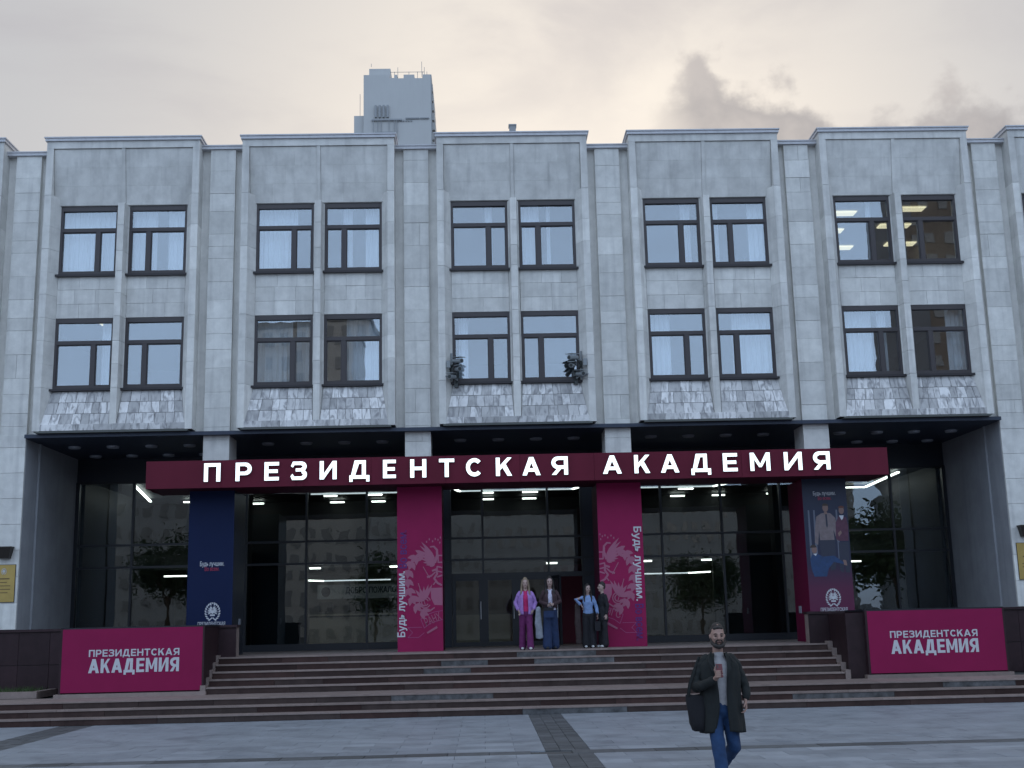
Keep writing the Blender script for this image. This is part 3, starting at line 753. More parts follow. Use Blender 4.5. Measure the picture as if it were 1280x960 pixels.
def bar(x0, y0, x1, y1, z, w=.09, m='led', grp='strip lights in the lobby', lab='short white strip light on lobby ceiling'):
    mb = MB().bar((0, 0, 0), (x1-x0, y1-y0, 0), w, .04)
    xm = (x0+x1)/2
    where = 'far left end' if xm < -9 else 'bay beside the navy column' if xm < -5.5 else 'bay beside the left magenta column' if xm < -2.7 else 'left half of the middle bay' if xm < 0 else 'right half of the middle bay' if xm < 2.7 else 'bay beside the right magenta column' if xm < 5.3 else 'bay beside the poster column' if xm < 8.3 else 'far right end'
    SEEN_[(lab, where)] = SEEN_.get((lab, where), 0)+1; nth = ('first', 'second', 'third', 'fourth', 'fifth', 'sixth')[min(5, SEEN_[(lab, where)]-1)]
    dep = 'nearer' if y0 < 8.7 else 'middle' if y0 < 9.7 else 'farther'
    tag(mb.build('strip_light', M[m], None, (x0, y0, z)), lab+', %s %s one, %s' % (nth, dep, where), 'strip light', grp)
for a in ((-.95, 8.75, -.58), (.37, 8.76, .88), (-.95, 10.9, -.56), (.44, 10.9, .92), (-6.16, 8.75, -5.73), (-4.71, 8.65, -4.24), (-6.22, 10.9, -5.74), (-4.79, 10.9, -4.32),
          (5.55, 8.74, 6.04), (5.65, 11.1, 6.14), (7.12, 11.1, 7.56), (-8.9, 10.8, -8.5), (-11.0, 9.8, -10.6), (9.0, 10.9, 9.4)):
    bar(a[0], a[1], a[2], a[1], 6.1, .12)
L2 = dict(grp='long light lines in the lobby', lab='thin light line along lobby ceiling')
bar(-1.7, 8.1, 2.0, 8.1, 6.1, .05, 'ledsoft', **L2); bar(-6.5, 8.1, -3.0, 8.1, 6.1, .05, 'ledsoft', **L2); bar(3.4, 8.1, 6.6, 8.1, 6.1, .05, 'ledsoft', **L2)
bar(2.0, 8.1, 2.25, 7.3, 6.1, .08, **L2); bar(-1.7, 8.1, -1.85, 7.3, 6.1, .08, **L2); bar(6.6, 8.1, 6.95, 7.3, 6.1, .07, **L2)
bar(10.3, 9.4, 12.0, 9.4, 6.1, .06, **L2); bar(12.0, 9.4, 11.7, 5.2, 6.1, .09, **L2); bar(-12.0, 9.4, -11.2, 4.7, 6.1, .07, **L2)
L3 = dict(grp='lights under the mezzanine', lab='small light under the mezzanine')
for x in (-6.6, -4.0, 4.2, 6.2, 1.1): bar(x, 8.7, x+.35, 8.7, 3.75, .16, 'led', **L3)
L4 = dict(grp='suspended light lines over the reception', lab='low suspended light line')
bar(-6.2, 9.0, -4.0, 9.0, 3.35, .035, 'ledsoft', **L4); bar(-6.6, 8.3, -6.2, 9.0, 3.35, .05, 'led', **L4)
bar(3.2, 9.0, 5.8, 9.0, 3.35, .035, 'ledsoft', **L4); bar(5.8, 9.0, 6.4, 8.4, 3.35, .05, 'led', **L4)
bar(-11.0, 7.6, -10.3, 7.6, 3.55, .06, 'led', **L4); bar(10.4, 7.6, 11.1, 7.6, 3.55, .06, 'led', **L4); bar(7.4, 8.3, 8.1, 8.3, 3.6, .06, 'led', **L4)
dk = thing('reception_desk', 'long cream reception desk behind the glass left of the doors', 'desk', (-5.3, 10.2, ZP))
MB().box(-1.5, 1.9, 0, .6, 0, .95).build('counter_front', M['desk'], dk); MB().box(-1.55, 1.95, -.08, .7, 1.0, 1.06).build('counter_top', M['desk'], dk)
MB().box(-1.5, 1.9, .03, .6, .95, 1.0).build('shadow_gap', M['alu'], dk)
for x in (-1.0, .0, .9):
    o = thing('computer_monitor', 'dark monitor on the reception desk, %s of the three' % ('leftmost' if x < -.5 else 'middle' if x < .5 else 'rightmost'), 'monitor', (-5.3+x, 10.55, ZP+1.06), 'monitors on the reception desk')
    MB().box(-.24, .24, -.02, .02, .08, .40).build('screen', M['alu'], o); MB().box(-.1, .1, -.06, .06, 0, .02).box(-.02, .02, -.01, .01, .02, .08).build('stand', M['alu'], o)
wb = thing('welcome_banner', 'white banner with a dark welcome greeting hung over the reception desk', 'banner', (-4.85, 9.95, 2.78))
MB().box(-1.67, 1.67, 0, .01, 0, .47).build('cloth', M['whiteprint'], wb)
text('lettering', 'ДОБРО ПОЖАЛОВАТЬ', .24, M['navy'], wb, (.38, -.006, .14), width=2.2, height=.24, bold=.02)
polys('crest', [ell(-1.38, .235, .15, .17)]+[ell(-1.38, .235, .08, .09)], .004, M['navy'], wb)

# ================================================================ SIGN
sg = thing('entrance_sign', 'long burgundy beam with glowing white Cyrillic letters across the portico', 'sign', (0, 0, 0))
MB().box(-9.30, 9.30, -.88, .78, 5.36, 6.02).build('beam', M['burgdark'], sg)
xs = [-9.32+18.64*i/10 for i in range(11)]
for a, b in zip(xs, xs[1:]):
    slab('front_panel', round(b-a-.005, 3), .03, .69, (a+.002, -.912, 5.345), sg, M['burg'])
for s in (-1, 1): MB().box(s*9.302-.01, s*9.302+.01, -.88, .79, 5.345, 6.035).build('end_panel', M['burg'], sg)
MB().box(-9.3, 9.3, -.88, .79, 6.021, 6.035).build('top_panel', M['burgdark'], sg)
W = 'ПРЕЗИДЕНТСКАЯАКАДЕМИЯ'
LX = [(-7.871,-7.466),(-7.089,-6.692),(-6.374,-6.016),(-5.718,-5.32),(-5.002,-4.583),(-4.264,-3.766),(-3.427,-3.107),(-2.748,-2.348),(-2.028,-1.648),(-1.355,-.957),(-.606,-.205),(.056,.51),(.789,1.201),(2.078,2.549),(2.872,3.265),(3.537,4.001),(4.304,4.801),(5.113,5.477),(5.8,6.307),(6.661,7.118),(7.402,7.828)]
for ch, (a, b) in zip(W, LX):
    low = ch == 'Д'
    o = polys('letter', glyph(ch, b-a, .46, .098), .05, [M['letter'], M['letterside']], sg, (a, -.915, 5.495), step=.00005)
    for p in o.data.polygons: p.material_index = 0 if abs(p.normal.y) > .7 else 1

# ================================================================ CLAD COLUMNS
def crest(parent, cx, cz, h, m, y):
    """small academy crest: two-headed eagle within a wreath"""
    k = h/2; Pl = []
    for s in (-1, 1):
        for i in range(9):      # wreath leaves
            a = -75+i*17
            ex, ez = s*math.cos(R(a))*.62*k, math.sin(R(a))*.78*k-.02*k
            Pl.append(leafp(cx+ex, cz+ez, .30*k, .16*k, (a+65) if s > 0 else 180-(a+65)))
        for i in range(5):      # wing feathers
            Pl.append(leafp(cx+s*.12*k, cz+.12*k-.05*i*k, .44*k, .12*k, (70-i*24) if s > 0 else 180-(70-i*24)))
        Pl += stroke([(cx+s*.05*k, cz+.2*k), (cx+s*.1*k, cz+.42*k), (cx+s*.2*k, cz+.46*k)], .08*k)
        Pl += stroke([(cx+s*.05*k, cz-.62*k), (cx+s*.35*k, cz-.9*k)], .12*k, .05*k)
        Pl.append(ell(cx+s*.17*k, cz+.66*k, .06*k, .07*k, n=8))
    Pl.append([(cx-.17*k, cz+.14*k), (cx+.17*k, cz+.14*k), (cx+.17*k, cz-.12*k), (cx, cz-.24*k), (cx-.17*k, cz-.12*k)])
    Pl.append([(cx-.24*k, cz-.28*k), (cx+.24*k, cz-.28*k), (cx+.24*k, cz-.44*k), (cx-.24*k, cz-.44*k)])
    Pl.append(ell(cx, cz+.82*k, .08*k, .08*k, n=8))
    return polys('crest', Pl, .002, m, parent, (0, y, 0), step=.00025)
def bigcrest(parent, xe, s, y):
    """half of the large crest, its centre on the inner edge xe of the column; s = direction away from that edge"""
    def q(px, pz): return (xe+s*(385-px)/262., 1.233+(920-pz)/262.)
    A = []; Bp = []
    arc = [(262,292),(215,300),(185,335),(163,390),(152,450),(158,510),(175,565),(205,615),(240,660),(285,685)]
    for i, (px, pz) in enumerate(arc[:-1]):
        nx, nz = arc[i+1]; x, z = q(px, pz); x2, z2 = q(nx, nz)
        ang = math.degrees(math.atan2(z2-z, x2-x))
        for d in (-38, 0, 38): A.append(leafp(x, z, .24, .115, ang+d))
    for i, (px, pz) in enumerate(((246,206),(236,232),(230,262),(232,292),(240,320),(256,345),(275,362),(300,372))):   # upper wing
        x, z = q(338, 318+i*5); x2, z2 = q(px, pz); A.append(leafp(x, z, math.hypot(x2-x, z2-z), .085, math.degrees(math.atan2(z2-z, x2-x))))
    A += stroke([q(335,345),(q(352,300)),(q(350,262)),(q(330,240)),(q(305,242))], .075, .03)
    A += stroke([q(384,300),q(358,300),q(358,345),q(384,345)], .035); A += stroke([q(384,380),q(350,372),q(350,402),q(384,410)], .035)
    for px, pz in ((282,208),(300,192),(322,205),(340,190),(358,196),(374,182),(370,215)): A.append(ell(*q(px, pz), .018, .03, n=6))
    A += stroke([q(258,372),q(300,446)], .02); A += stroke([q(285,440),q(312,432),(q(338,408))], .05, .03)
    A += stroke([q(318,400),q(345,390),q(350,420),q(330,450),q(352,480),q(380,495)], .05)
    A += stroke([q(352,440),q(384,430)], .04); A += stroke([q(340,470),q(325,490)], .03)
    Bp.append([q(305,512),q(384,510),q(384,625),q(330,622),q(310,580)])
    for px, pz in ((150,582),(172,556),(205,520),(232,505),(262,500),(292,488),(318,486)):   # lower wing
        x, z = q(262, 596); x2, z2 = q(px, pz); A.append(leafp(x, z, math.hypot(x2-x, z2-z), .09, math.degrees(math.atan2(z2-z, x2-x))))
    for rr in (.14, .085): 
        c = q(268, 604); A += stroke(ell(*c, rr, rr, 20, 330, 14), .028)
    A += stroke([q(225,640),q(260,668),q(300,660),q(330,640)], .05, .03); A += stroke([q(225,480),q(270,620)], .02)
    L = []
    L += stroke([q(384,660),q(330,668),q(282,684),q(240,712),q(262,770),q(300,742),q(340,728),q(384,718)], .014)
    L += stroke([q(262,800),q(225,830),q(155,830),q(185,798),q(155,765),q(245,765)], .012)
    A.append([q(278,798),q(344,758),q(350,772),q(284,808)])
    polys('crest_line_print', L, .002, M['pinkline'], parent, (0, y, 0), step=.0001)
    polys('crest_print', A, .0025, M['pinkprint'], parent, (0, y, 0), step=.0001)
    polys('crest_panel_print', Bp, .002, M['pinkprint'], parent, (0, y, 0))
FYC = -.12
def column(x, m, ms, label, depth=1.45):
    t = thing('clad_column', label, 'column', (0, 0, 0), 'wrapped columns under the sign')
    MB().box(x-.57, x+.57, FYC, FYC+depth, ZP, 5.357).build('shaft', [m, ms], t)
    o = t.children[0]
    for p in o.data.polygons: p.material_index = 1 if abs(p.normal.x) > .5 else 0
    return t
RX = lambda a: (math.pi/2, a, 0)
c = column(-7.84, M['navy'], M['darkband'], 'navy wrapped column with small white slogan and crest, leftmost under the sign')
text('slogan_print', 'Будь лучшим.', .16, M['whiteprint'], c, (-7.80, FYC-.003, 3.46), width=.60, bold=.01)
text('slogan_print', 'Во всем.', .14, M['redprint'], c, (-7.80, FYC-.003, 3.34), width=.36, bold=.01)
crest(c, -7.76, 2.33, .50, M['whiteprint'], FYC)
text('name_print', 'ПРЕЗИДЕНТСКАЯ', .12, M['whiteprint'], c, (-7.78, FYC-.003, 1.99), width=.68, bold=.01)
text('name_print', 'АКАДЕМИЯ', .2, M['whiteprint'], c, (-7.78, FYC-.003, 1.80), width=.68, bold=.01)
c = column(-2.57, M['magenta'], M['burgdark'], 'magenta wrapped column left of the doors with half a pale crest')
bigcrest(c, -2.57+.568, -1, FYC)
text('slogan_print', 'Будь лучшим.', .30, M['whiteprint'], c, (-2.90, FYC-.003, 1.60), RX(-math.pi/2), width=1.62, height=.24, bold=.022, align='LEFT')
text('slogan_print', 'Во всем.', .28, M['navytext'], c, (-2.90, FYC-.003, 3.30), RX(-math.pi/2), width=.95, height=.21, bold=.012, align='LEFT')
text('ribbon_print', 'РАНХ', .22, M['pinkprint'], c, (-2.22, FYC-.003, 1.93), RX(R(-22)), width=.42, height=.2, bold=.0)
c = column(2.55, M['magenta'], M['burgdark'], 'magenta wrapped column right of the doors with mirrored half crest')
bigcrest(c, 2.55-.568, 1, FYC)
text('slogan_print', 'Будь лучшим.', .30, M['whiteprint'], c, (2.84, FYC-.003, 4.22), RX(math.pi/2), width=1.86, height=.24, bold=.022, align='LEFT')
text('slogan_print', 'Во всем.', .28, M['navytext'], c, (2.85, FYC-.003, 2.28), RX(math.pi/2), width=.90, height=.21, bold=.012, align='LEFT')
text('ribbon_print', 'иГС', .22, M['pinkprint'], c, (2.28, FYC-.003, 1.99), RX(R(20)), width=.36, height=.2, bold=.0)
# poster column: navy fading to magenta
mg = bpy.data.materials.new('poster_gradient'); mg.use_nodes = True
t_ = mg.node_tree; g_ = t_.nodes.new('ShaderNodeNewGeometry'); s_ = t_.nodes.new('ShaderNodeSeparateXYZ'); r_ = t_.nodes.new('ShaderNodeValToRGB'); m_ = t_.nodes.new('ShaderNodeMapRange')
t_.links.new(g_.outputs['Position'], s_.inputs[0]); t_.links.new(s_.outputs[2], m_.inputs[0]); m_.inputs[1].default_value = 1.2; m_.inputs[2].default_value = 5.3
t_.links.new(m_.outputs[0], r_.inputs[0]); t_.links.new(r_.outputs[0], t_.nodes['Principled BSDF'].inputs['Base Color'])
e = r_.color_ramp.elements; e[0].position = .0; e[0].color = (.115, .006, .048, 1); e[1].position = .62; e[1].color = (.007, .013, .04, 1)
for p_, c_ in ((.33, (.08, .007, .04, 1)), (.48, (.014, .01, .036, 1))):
    x_ = e.new(p_); x_.color = c_
t_.nodes['Principled BSDF'].inputs['Roughness'].default_value = .45
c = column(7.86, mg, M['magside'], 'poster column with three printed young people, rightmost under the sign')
text('slogan_print', 'Будь лучшим.', .14, M['whiteprint'], c, (7.86, FYC-.003, 4.93), width=.58, bold=.01)
text('slogan_print', 'Во всем.', .12, M['redprint'], c, (7.86, FYC-.003, 4.81), width=.34)
crest(c, 7.90, 2.33, .50, M['whiteprint'], FYC)
text('name_print', 'ПРЕЗИДЕНТСКАЯ', .12, M['whiteprint'], c, (7.90, FYC-.003, 1.99), width=.68, bold=.01)
text('name_print', 'АКАДЕМИЯ', .2, M['whiteprint'], c, (7.90, FYC-.003, 1.78), width=.68, bold=.01)
# printed people (flat print)
pc = [mat('print_skin', (.19, .115, .10), .6), mat('print_beige', (.16, .125, .13), .6, noise=.2, nscale=9), mat('print_dark', (.022, .025, .045), .6),
      mat('print_maroon', (.075, .022, .045), .6, noise=.25, nscale=9), mat('print_blue', (.012, .04, .115), .6, noise=.25, nscale=8), mat('print_hair', (.04, .025, .02), .6), mat('print_ginger', (.10, .03, .02), .6), M['whiteprint'], mat('print_haze', (.10, .11, .15), .6)]
pp = []; mi = []
def pr(poly, k): pp.append([(7.86+x, z) for x, z in poly]); mi.append(k)
for x in (-.44, -.30, .28): pr([(x-.03, 3.3), (x+.03, 3.3), (x+.02, 4.55), (x-.02, 4.55)], 8)
pr([(-.22,3.9),(.20,3.9),(.17,3.05),(.04,3.0),(.0,3.5),(-.05,3.0),(-.16,3.0)], 2)                # beige man trousers
pr([(-.33,3.72),(-.25,3.66),(-.20,4.05),(-.19,3.78),(.18,3.78),(.17,4.05),(.25,3.75),(.31,3.85),(.24,4.34),(.12,4.46),(.0,4.48),(-.12,4.46),(-.25,4.38),(-.30,4.1)], 1)
pr([(-.015,4.44),(.03,4.44),(.035,4.15),(.01,4.08),(-.01,4.15)], 2)
pr(ell(.0, 4.60, .075, .10, n=12), 0); pr(ell(.0, 4.655, .085, .065, 0, 180, 8), 5)
pr([(-.04,4.50),(.04,4.50),(.03,4.44),(-.03,4.44)], 0)
pr([(.28,3.72),(.53,3.72),(.52,2.95),(.42,2.95),(.40,3.3),(.36,2.95),(.27,3.0)], 2)
pr([(.22,3.80),(.30,3.75),(.54,3.75),(.555,4.15),(.52,4.34),(.42,4.40),(.33,4.38),(.24,4.22)], 3)
pr([(.34,4.40),(.46,4.40),(.44,4.32),(.40,4.28)], 7); pr(ell(.41, 4.53, .068, .095, n=12), 0); pr(ell(.41, 4.59, .08, .06, 0, 180, 8), 6)
pr([(.28,3.95),(.36,4.02),(.38,3.95),(.30,3.86)], 0)
pr([(-.48,3.30),(-.42,3.42),(-.30,3.44),(-.14,3.36),(.14,3.38),(.36,3.22),(.40,3.28),(.40,3.16),(.12,3.22),(-.02,3.06),(-.08,2.86),(-.40,2.86),(-.46,3.05)], 4)
pr(ell(-.36, 3.54, .07, .095, n=12), 0); pr(ell(-.38, 3.60, .085, .07, 0, 190, 8), 5); pr([(.36,3.27),(.44,3.26),(.46,3.12),(.38,3.14)], 0)
pr([(-.40,3.44),(-.30,3.44),(-.33,3.38)], 7)
polys('printed_photo', pp, .002, pc, c, (0, FYC, 0), step=.0002, mi=mi)
# small boxes on the inner flanks of the outer columns
for x in (-7.268, 7.288):
    o = MB().box(-.012, .012, -.10, .10, -.09, .09).build('intercom_box', M['spot'], None, (x+(.002 if x < 0 else -.012), .8, 2.05)); tag(o, 'small grey box on the ' + ('navy' if x < 0 else 'poster') + ' column flank beside the steps', 'intercom')

# ================================================================ PARAPETS + BANNER PEDESTALS
for s in (-1, 1):
    side = 'left' if s < 0 else 'right'
    t = thing('granite_parapet', 'dark granite parapet wall behind the %s magenta banner' % side, 'parapet', (0, 0, 0), 'granite parapets')
    x0, x1 = 6.94, 17.0
    f = lambda a, b: (a, b) if s > 0 else (-b, -a)
    a, b = f(x0+.02, x1); MB().box(a, b, -1.17, -.85, .30, 1.93).build('wall_core', M['joint'], t)
    x = x0; n = 0
    while x < x1-.05:
        w = min(.74, x1-x); a, b = f(x, x+w)
        for z0, h in ((.45, .70), (1.155, .77)):
            if x+w < 7.45 and z0 < 1: continue
            slab('granite_panel', round(w-.006, 3), .03, h-.006, (a+.003, -1.20+random.choice((0, .002)), z0 if x+w > 7.45 else 1.235), t, M['granite']) if x+w > 7.45 else slab('granite_panel', round(w-.006, 3), .03, .69, (a+.003, -1.20, 1.235), t, M['granite'])
        x += w
    a, b = f(x0-.03, x1); MB().box(a, b, -1.24, -.82, 1.93, 1.99).build('coping', M['granite'], t)
    a, b = f(x0, x0+.02); MB().box(a, b, -1.17, -.85, 1.235, 1.93).build('end_panel', M['tread'], t)
    # pedestal with banner
    c0, c1 = (-10.60, -7.36) if s < 0 else (7.86, 11.10)
    p = thing('banner_box', 'magenta banner with white academy name in front of the %s parapet' % side, 'banner', (0, 0, 0), 'magenta banner boxes beside the steps')
    MB().box(c0, c1, -2.68, -1.25, .53, 1.96).build('pedestal', M['granite'], p)
    MB().box(c0-.02, c1+.02, -2.70, -1.25, 1.96, 2.0).build('top_edge', M['alu'], p)
    MB().box(c0+.04, c1-.03, -2.735, -2.69, .56, 1.965).build('banner_panel', M['banner'], p)
    MB().box(c1-.03, c1+.01, -2.74, -2.66, .53, 1.99).build('side_trim', M['granite'], p); MB().box(c0-.01, c0+.04, -2.732, -2.66, .53, 1.99).build('side_trim', M['granite'], p)
    MB().box(c0-.08, c1+.08, -2.82, -1.22, .45, .53).build('plinth', M['tread'], p)
    cx = -8.93 if s < 0 else 9.42
    word('name_print', 'ПРЕЗИДЕНТСКАЯ', M['whiteprint'], p, cx-1.02, cx+1.02, 1.345, .155, -2.736, .20, gap=.16)
    word('name_print', 'АКАДЕМИЯ', M['whiteprint'], p, cx-1.02, cx+1.02, .985, .31, -2.736, .21, gap=.14)
    # flank between stairs and pedestal
    a, b = f(7.43, 7.86) if s > 0 else (-7.46, -7.43)
    MB().box(a, b, -2.60, -1.24, .45, 1.93).build('flank_wall', M['granite'], t) if s > 0 else None
    # wall-mounted plaque and lamp
    px = -13.03 if s < 0 else 13.06
    g = thing('gold_plaque', 'gold nameplate on the stone wall at the %s end of the portico' % side, 'plaque', (px, -.05, 2.68))
    MB().box(-.30, .30, -.02, 0, 0, .92).build('plate', M['gold'], g)
    MB().box(-.31, .31, -.012, .002, -.01, .93).build('rim', M['bronze'], g)
    crest(g, .02, .76, .17, M['whiteprint'], -.02)
    for i, wv in enumerate((.34, .22, .40, .40, .28)):
        MB().box(-wv/2, wv/2, -.024, -.02, .56-i*.085, .58-i*.085+(.012 if i == 0 else 0)).build('engraved_line', M['goldtext'], g)
    lm = thing('wall_lamp', 'dark tapered wall lamp above the %s gold nameplate' % side, 'lamp', (px-.03*s, -.05, 3.76))
    MB().add([(-.20,-.22,.26),(.20,-.22,.26),(.20,0,.26),(-.20,0,.26),(-.14,-.16,0),(.14,-.16,0),(.14,0,0),(-.14,0,0)], [(0,1,2,3),(7,6,5,4),(0,4,5,1),(1,5,6,2),(2,6,7,3),(3,7,4,0)]).build('lamp_body', M['bronze'], lm)
    MB().box(-.215, .215, -.235, 0, .26, .29).build('lamp_cap', M['bronze'], lm)
# planters with grass at the outer ends of the landing
for s in (-1, 1):
    xx = (-17, -11.15) if s < 0 else (12.3, 17)
    pl = thing('grass_planter', 'low granite kerb bed with short grass on the %s end of the landing' % ('left' if s < 0 else 'right'), 'planter', (0, 0, 0))
    yk = -2.55
    MB().box(xx[0], xx[1], yk, yk+.14, .45, .60).box(xx[0] if s > 0 else xx[1]-.14, (xx[0]+.14) if s > 0 else xx[1], yk+.14, -1.22, .45, .60).build('kerb', M['tread'], pl)
    MB().box(xx[0]+.14, xx[1]-.14, yk+.14, -1.21, .45, .57).build('soil', M['bark'], pl)
    g = MB()
    for i in range(1600):
        x = random.uniform(xx[0]+.16, xx[1]-.16); y_ = random.uniform(yk+.16, -1.24); a = random.uniform(0, 6.28); h = random.uniform(.05, .16); w = .008
        dx, dy = math.cos(a)*w, math.sin(a)*w; lx, ly = random.uniform(-.04, .04), random.uniform(-.04, .04)
        g.add([(x-dx, y_-dy, .57), (x+dx, y_+dy, .57), (x+lx, y_+ly, .57+h)], [(0, 1, 2)])
    g.build('grass', M['grass'], pl, kind='stuff', fix=False)

# ================================================================ SECURITY CAMERAS
def seccam(x, z, s, lab, aim):
    t = thing('security_camera', lab, 'security camera', (x, -.30, z), 'security cameras beside the middle windows')
    t.rotation_euler = (0, 0, aim)
    MB().tube((0, .10, .0), (0, -.26, -.06), .055, .06, 12).build('housing', M['camgrey'], t, smooth=False)
    MB().tube((0, -.262, -.06), (0, -.275, -.062), .045, .04, 12).build('lens', M['camdark'], t)
    MB().prismx([(-.32, .02), (.12, .09), (.12, .10), (-.32, .035)], -.085, .085).build('sun_shield', M['camgrey'], t)
    MB().tube((0, .05, -.02), (s*.0, .22, -.16), .02).box(-.05, .05, .20, .26, -.26, -.08).build('bracket', M['camdark'], t)
for x, z, s, lab, aim in ((-1.58, 8.62, -1, 'grey security camera at the left middle window, topmost of its three', R(35)), (-1.55, 8.40, -1, 'grey security camera at the left middle window, second of its three', R(15)),
                          (-1.66, 8.20, -1, 'grey security camera at the left middle window, lowest of its three', R(-20)), (1.52, 8.66, 1, 'grey security camera at the right middle window, topmost of its three', R(-40)),
                          (1.46, 8.44, 1, 'grey security camera at the right middle window, second of its three', R(-15)), (1.62, 8.22, 1, 'grey security camera at the right middle window, lowest of its three', R(20))):
    seccam(x, z, s, lab, aim)
for s in (-1, 1):
    mb = MB().tube((s*1.70, -.10, 8.12), (s*1.70, -.10, 8.85), .025).tube((s*1.70, -.10, 8.2), (s*1.86, -.30, 8.2), .018).tube((s*1.70, -.10, 8.2), (s*1.55, -.25, 8.1), .015).tube((s*1.70, -.10, 8.62), (s*1.55, -.2, 8.62), .015).box(s*1.78-.05, s*1.78+.05, -.36, -.30, 8.42, 8.6)
    tag(mb.build('camera_pole', M['camgrey'], None), 'metal bracket pole carrying three cameras at the %s middle window' % ('left' if s < 0 else 'right'), 'bracket')

# ================================================================ TOWER BEHIND
tw = thing('high_rise_tower', 'pale high-rise tower with notched top rising behind the roof', 'tower', (0, 100, 0))
MB().box(-13.85, -6.05, 0, 18, 0, 62.9).build('shaft', M['tower'], tw)
mb = MB().box(-10.9, -9.4, -.02, 17.9, 62.9, 63.3)
mb = MB()
for a, b, z in ((-13.85, -10.85, 64.75), (-10.85, -10.3, 64.35), (-10.3, -9.95, 64.75), (-9.95, -9.2, 64.3), (-9.2, -7.95, 64.75), (-7.95, -6.95, 64.3), (-6.95, -6.0, 64.75)): mb.box(a+.001, b-.001, .002, 12, 62.9, z)
mb.build('crenellated_top', M['tower'], tw)
MB().box(-13.3, -10.8, 1, 8, 64.75, 66.0).build('penthouse', M['tower'], tw)
MB().box(-15.0, -13.852, .5, 18, 0, 59.9).build('side_wing', M['tower'], tw)
MB().prismx([(.001, 0), (.001, 64.7), (6, 64.7), (6, 0)], -6.05, -5.95).build('corner_strip', M['towerdark'], tw)
for i in range(18):
    z = 64.0-i*1.2; wv = .12+.5*min(1, i/9)
    MB().box(-6.05, -5.98+wv, 1, 9, z-.9, z).build('balcony', M['tower'], tw)
rl = MB()
for x in (-10.3, -9.9, -8.6, -7.6, -7.0, -6.5): rl.tube((x, .5, 63.5), (x, .5, 65.35), .03, seg=5)
rl.tube((-10.8, .5, 65.3), (-6.8, .5, 65.3), .03, seg=5)
for x, z0, z1 in ((-13.0, 66, 66.4), (-7.1, 64.7, 66.6), (-6.8, 64.7, 65.9), (-14.3, 59.9, 62.6), (-9.9, 65, 65.9)): rl.tube((x, .5, z0), (x, .5, z1), .028, seg=5)
rl.build('antennas', M['towerdark'], tw)
bl = MB()
for i in range(4): bl.box(-12.55+i*.46, -12.32+i*.46, -.25, 0, 59.4, 60.9)
bl.box(-12.9, -9.4, -.2, 0, 59.0, 59.2).box(-12.5, -10.4, -.25, 0, 57.4, 57.6)
for x in (-12.7, -12.2, -11.8, -10.9, -10.3, -10.0): bl.tube((x, -.15, 56.4+random.uniform(0, 1)), (x, -.15, 59.1), .05, seg=4)
bl.box(-9.0, -7.4, -.15, 0, 59.2, 59.35).box(-7.3, -6.3, -.15, 0, 59.2, 59.35)
for i in range(6): bl.box(-9.9+i*.3, -9.75+i*.3, -.12, 0, 58.9, 59.1)
bl.build('facade_fittings', M['towerdark'], tw)

# ================================================================ SURROUNDINGS BEHIND THE CAMERA (they show as reflections)
def block(name, lab, x0, x1, y, h, m, nz, nx):
    t = thing(name, lab, 'building', (x0, y, 0))
    w = x1-x0
    MB().box(0, w, -14, 0, 0, h).build('wall', m, t)
    MB().box(-.2, w+.2, -14.2, .2, h, h+.6).build('roof_edge', M['towerdark'], t)
    wn_ = MB().box(0, w/nx*.5, 0, .12, 0, h/nz*.5).mesh('window', M['winfar'])
    for i in range(nx):
        for j in range(nz): link('window', wn_, t, (w*(i+.25)/nx, .02, h*(j+.3)/nz))
MW = mat('panel_block_wall', (.56, .58, .60), .8, noise=.1, nscale=.3); MBk = mat('brick_block_wall', (.26, .23, .21), .8, noise=.1, nscale=.3); MG = mat('grey_block_wall', (.44, .49, .55), .8, noise=.1, nscale=.3)
block('apartment_block', 'pale panel apartment block across the square, seen reflected in the windows', -32, -15, -105, 36, MW, 13, 9)
block('apartment_block', 'tall brownish brick apartment block across the square, seen reflected in the right windows', 51, 92, -105, 60, MBk, 22, 16)
block('office_block', 'long low grey office building across the square, reflected in the lobby glass', -14, 40, -95, 15, MG, 6, 40)
block('office_block', 'long pale office wing across the square, reflected in the right end of the lobby glass', 42, 120, -80, 13, MG, 5, 44)
block('office_block', 'wide grey office building beyond the square, reflected on the left', -88, -34, -100, 22, MG, 8, 30)
def tree(x, y, h, lab):
    t = thing('tree', lab, 'tree', (x, y, 0))
    mb = MB().tube((0, 0, 0), (.1, .05, h*.45), h*.022, h*.012, 8)
    rnd = random.Random(int(x*10))
    tips = []
    for i in range(7):
        a = rnd.uniform(0, 6.28); r = h*rnd.uniform(.12, .26); z = h*rnd.uniform(.5, .85)
        mb.tube((.1, .05, h*rnd.uniform(.28, .45)), (math.cos(a)*r, math.sin(a)*r, z), h*.009, h*.003, 5); tips.append((math.cos(a)*r, math.sin(a)*r, z))
    mb.build('trunk', M['bark'], t)
    f = MB()
    for i in range(6000):
        c = rnd.choice(tips); sg_ = h*.10
        p = Vector((c[0]+rnd.gauss(0, sg_), c[1]+rnd.gauss(0, sg_), c[2]+rnd.gauss(0, sg_)))
        u = Vector((rnd.gauss(0, 1), rnd.gauss(0, 1), rnd.gauss(0, 1))).normalized()*h*.02; v = u.orthogonal().normalized()*h*.010
        f.add([p-u, p+v, p+u, p-v], [(0, 1, 2, 3)])
    f.build('crown', M['leaf'], t, fix=False)
for x, h, lab in ((-8.5, 6.8, 'young leafy tree on the square reflected left of the doors'), (15.5, 6.8, 'young leafy tree on the square reflected right of the doors'),
                  (30, 11, 'large leafy tree reflected in the right end of the glazing'), (-24, 8.5, 'leafy tree reflected in the left end of the glazing')): tree(x, -52, h, lab)

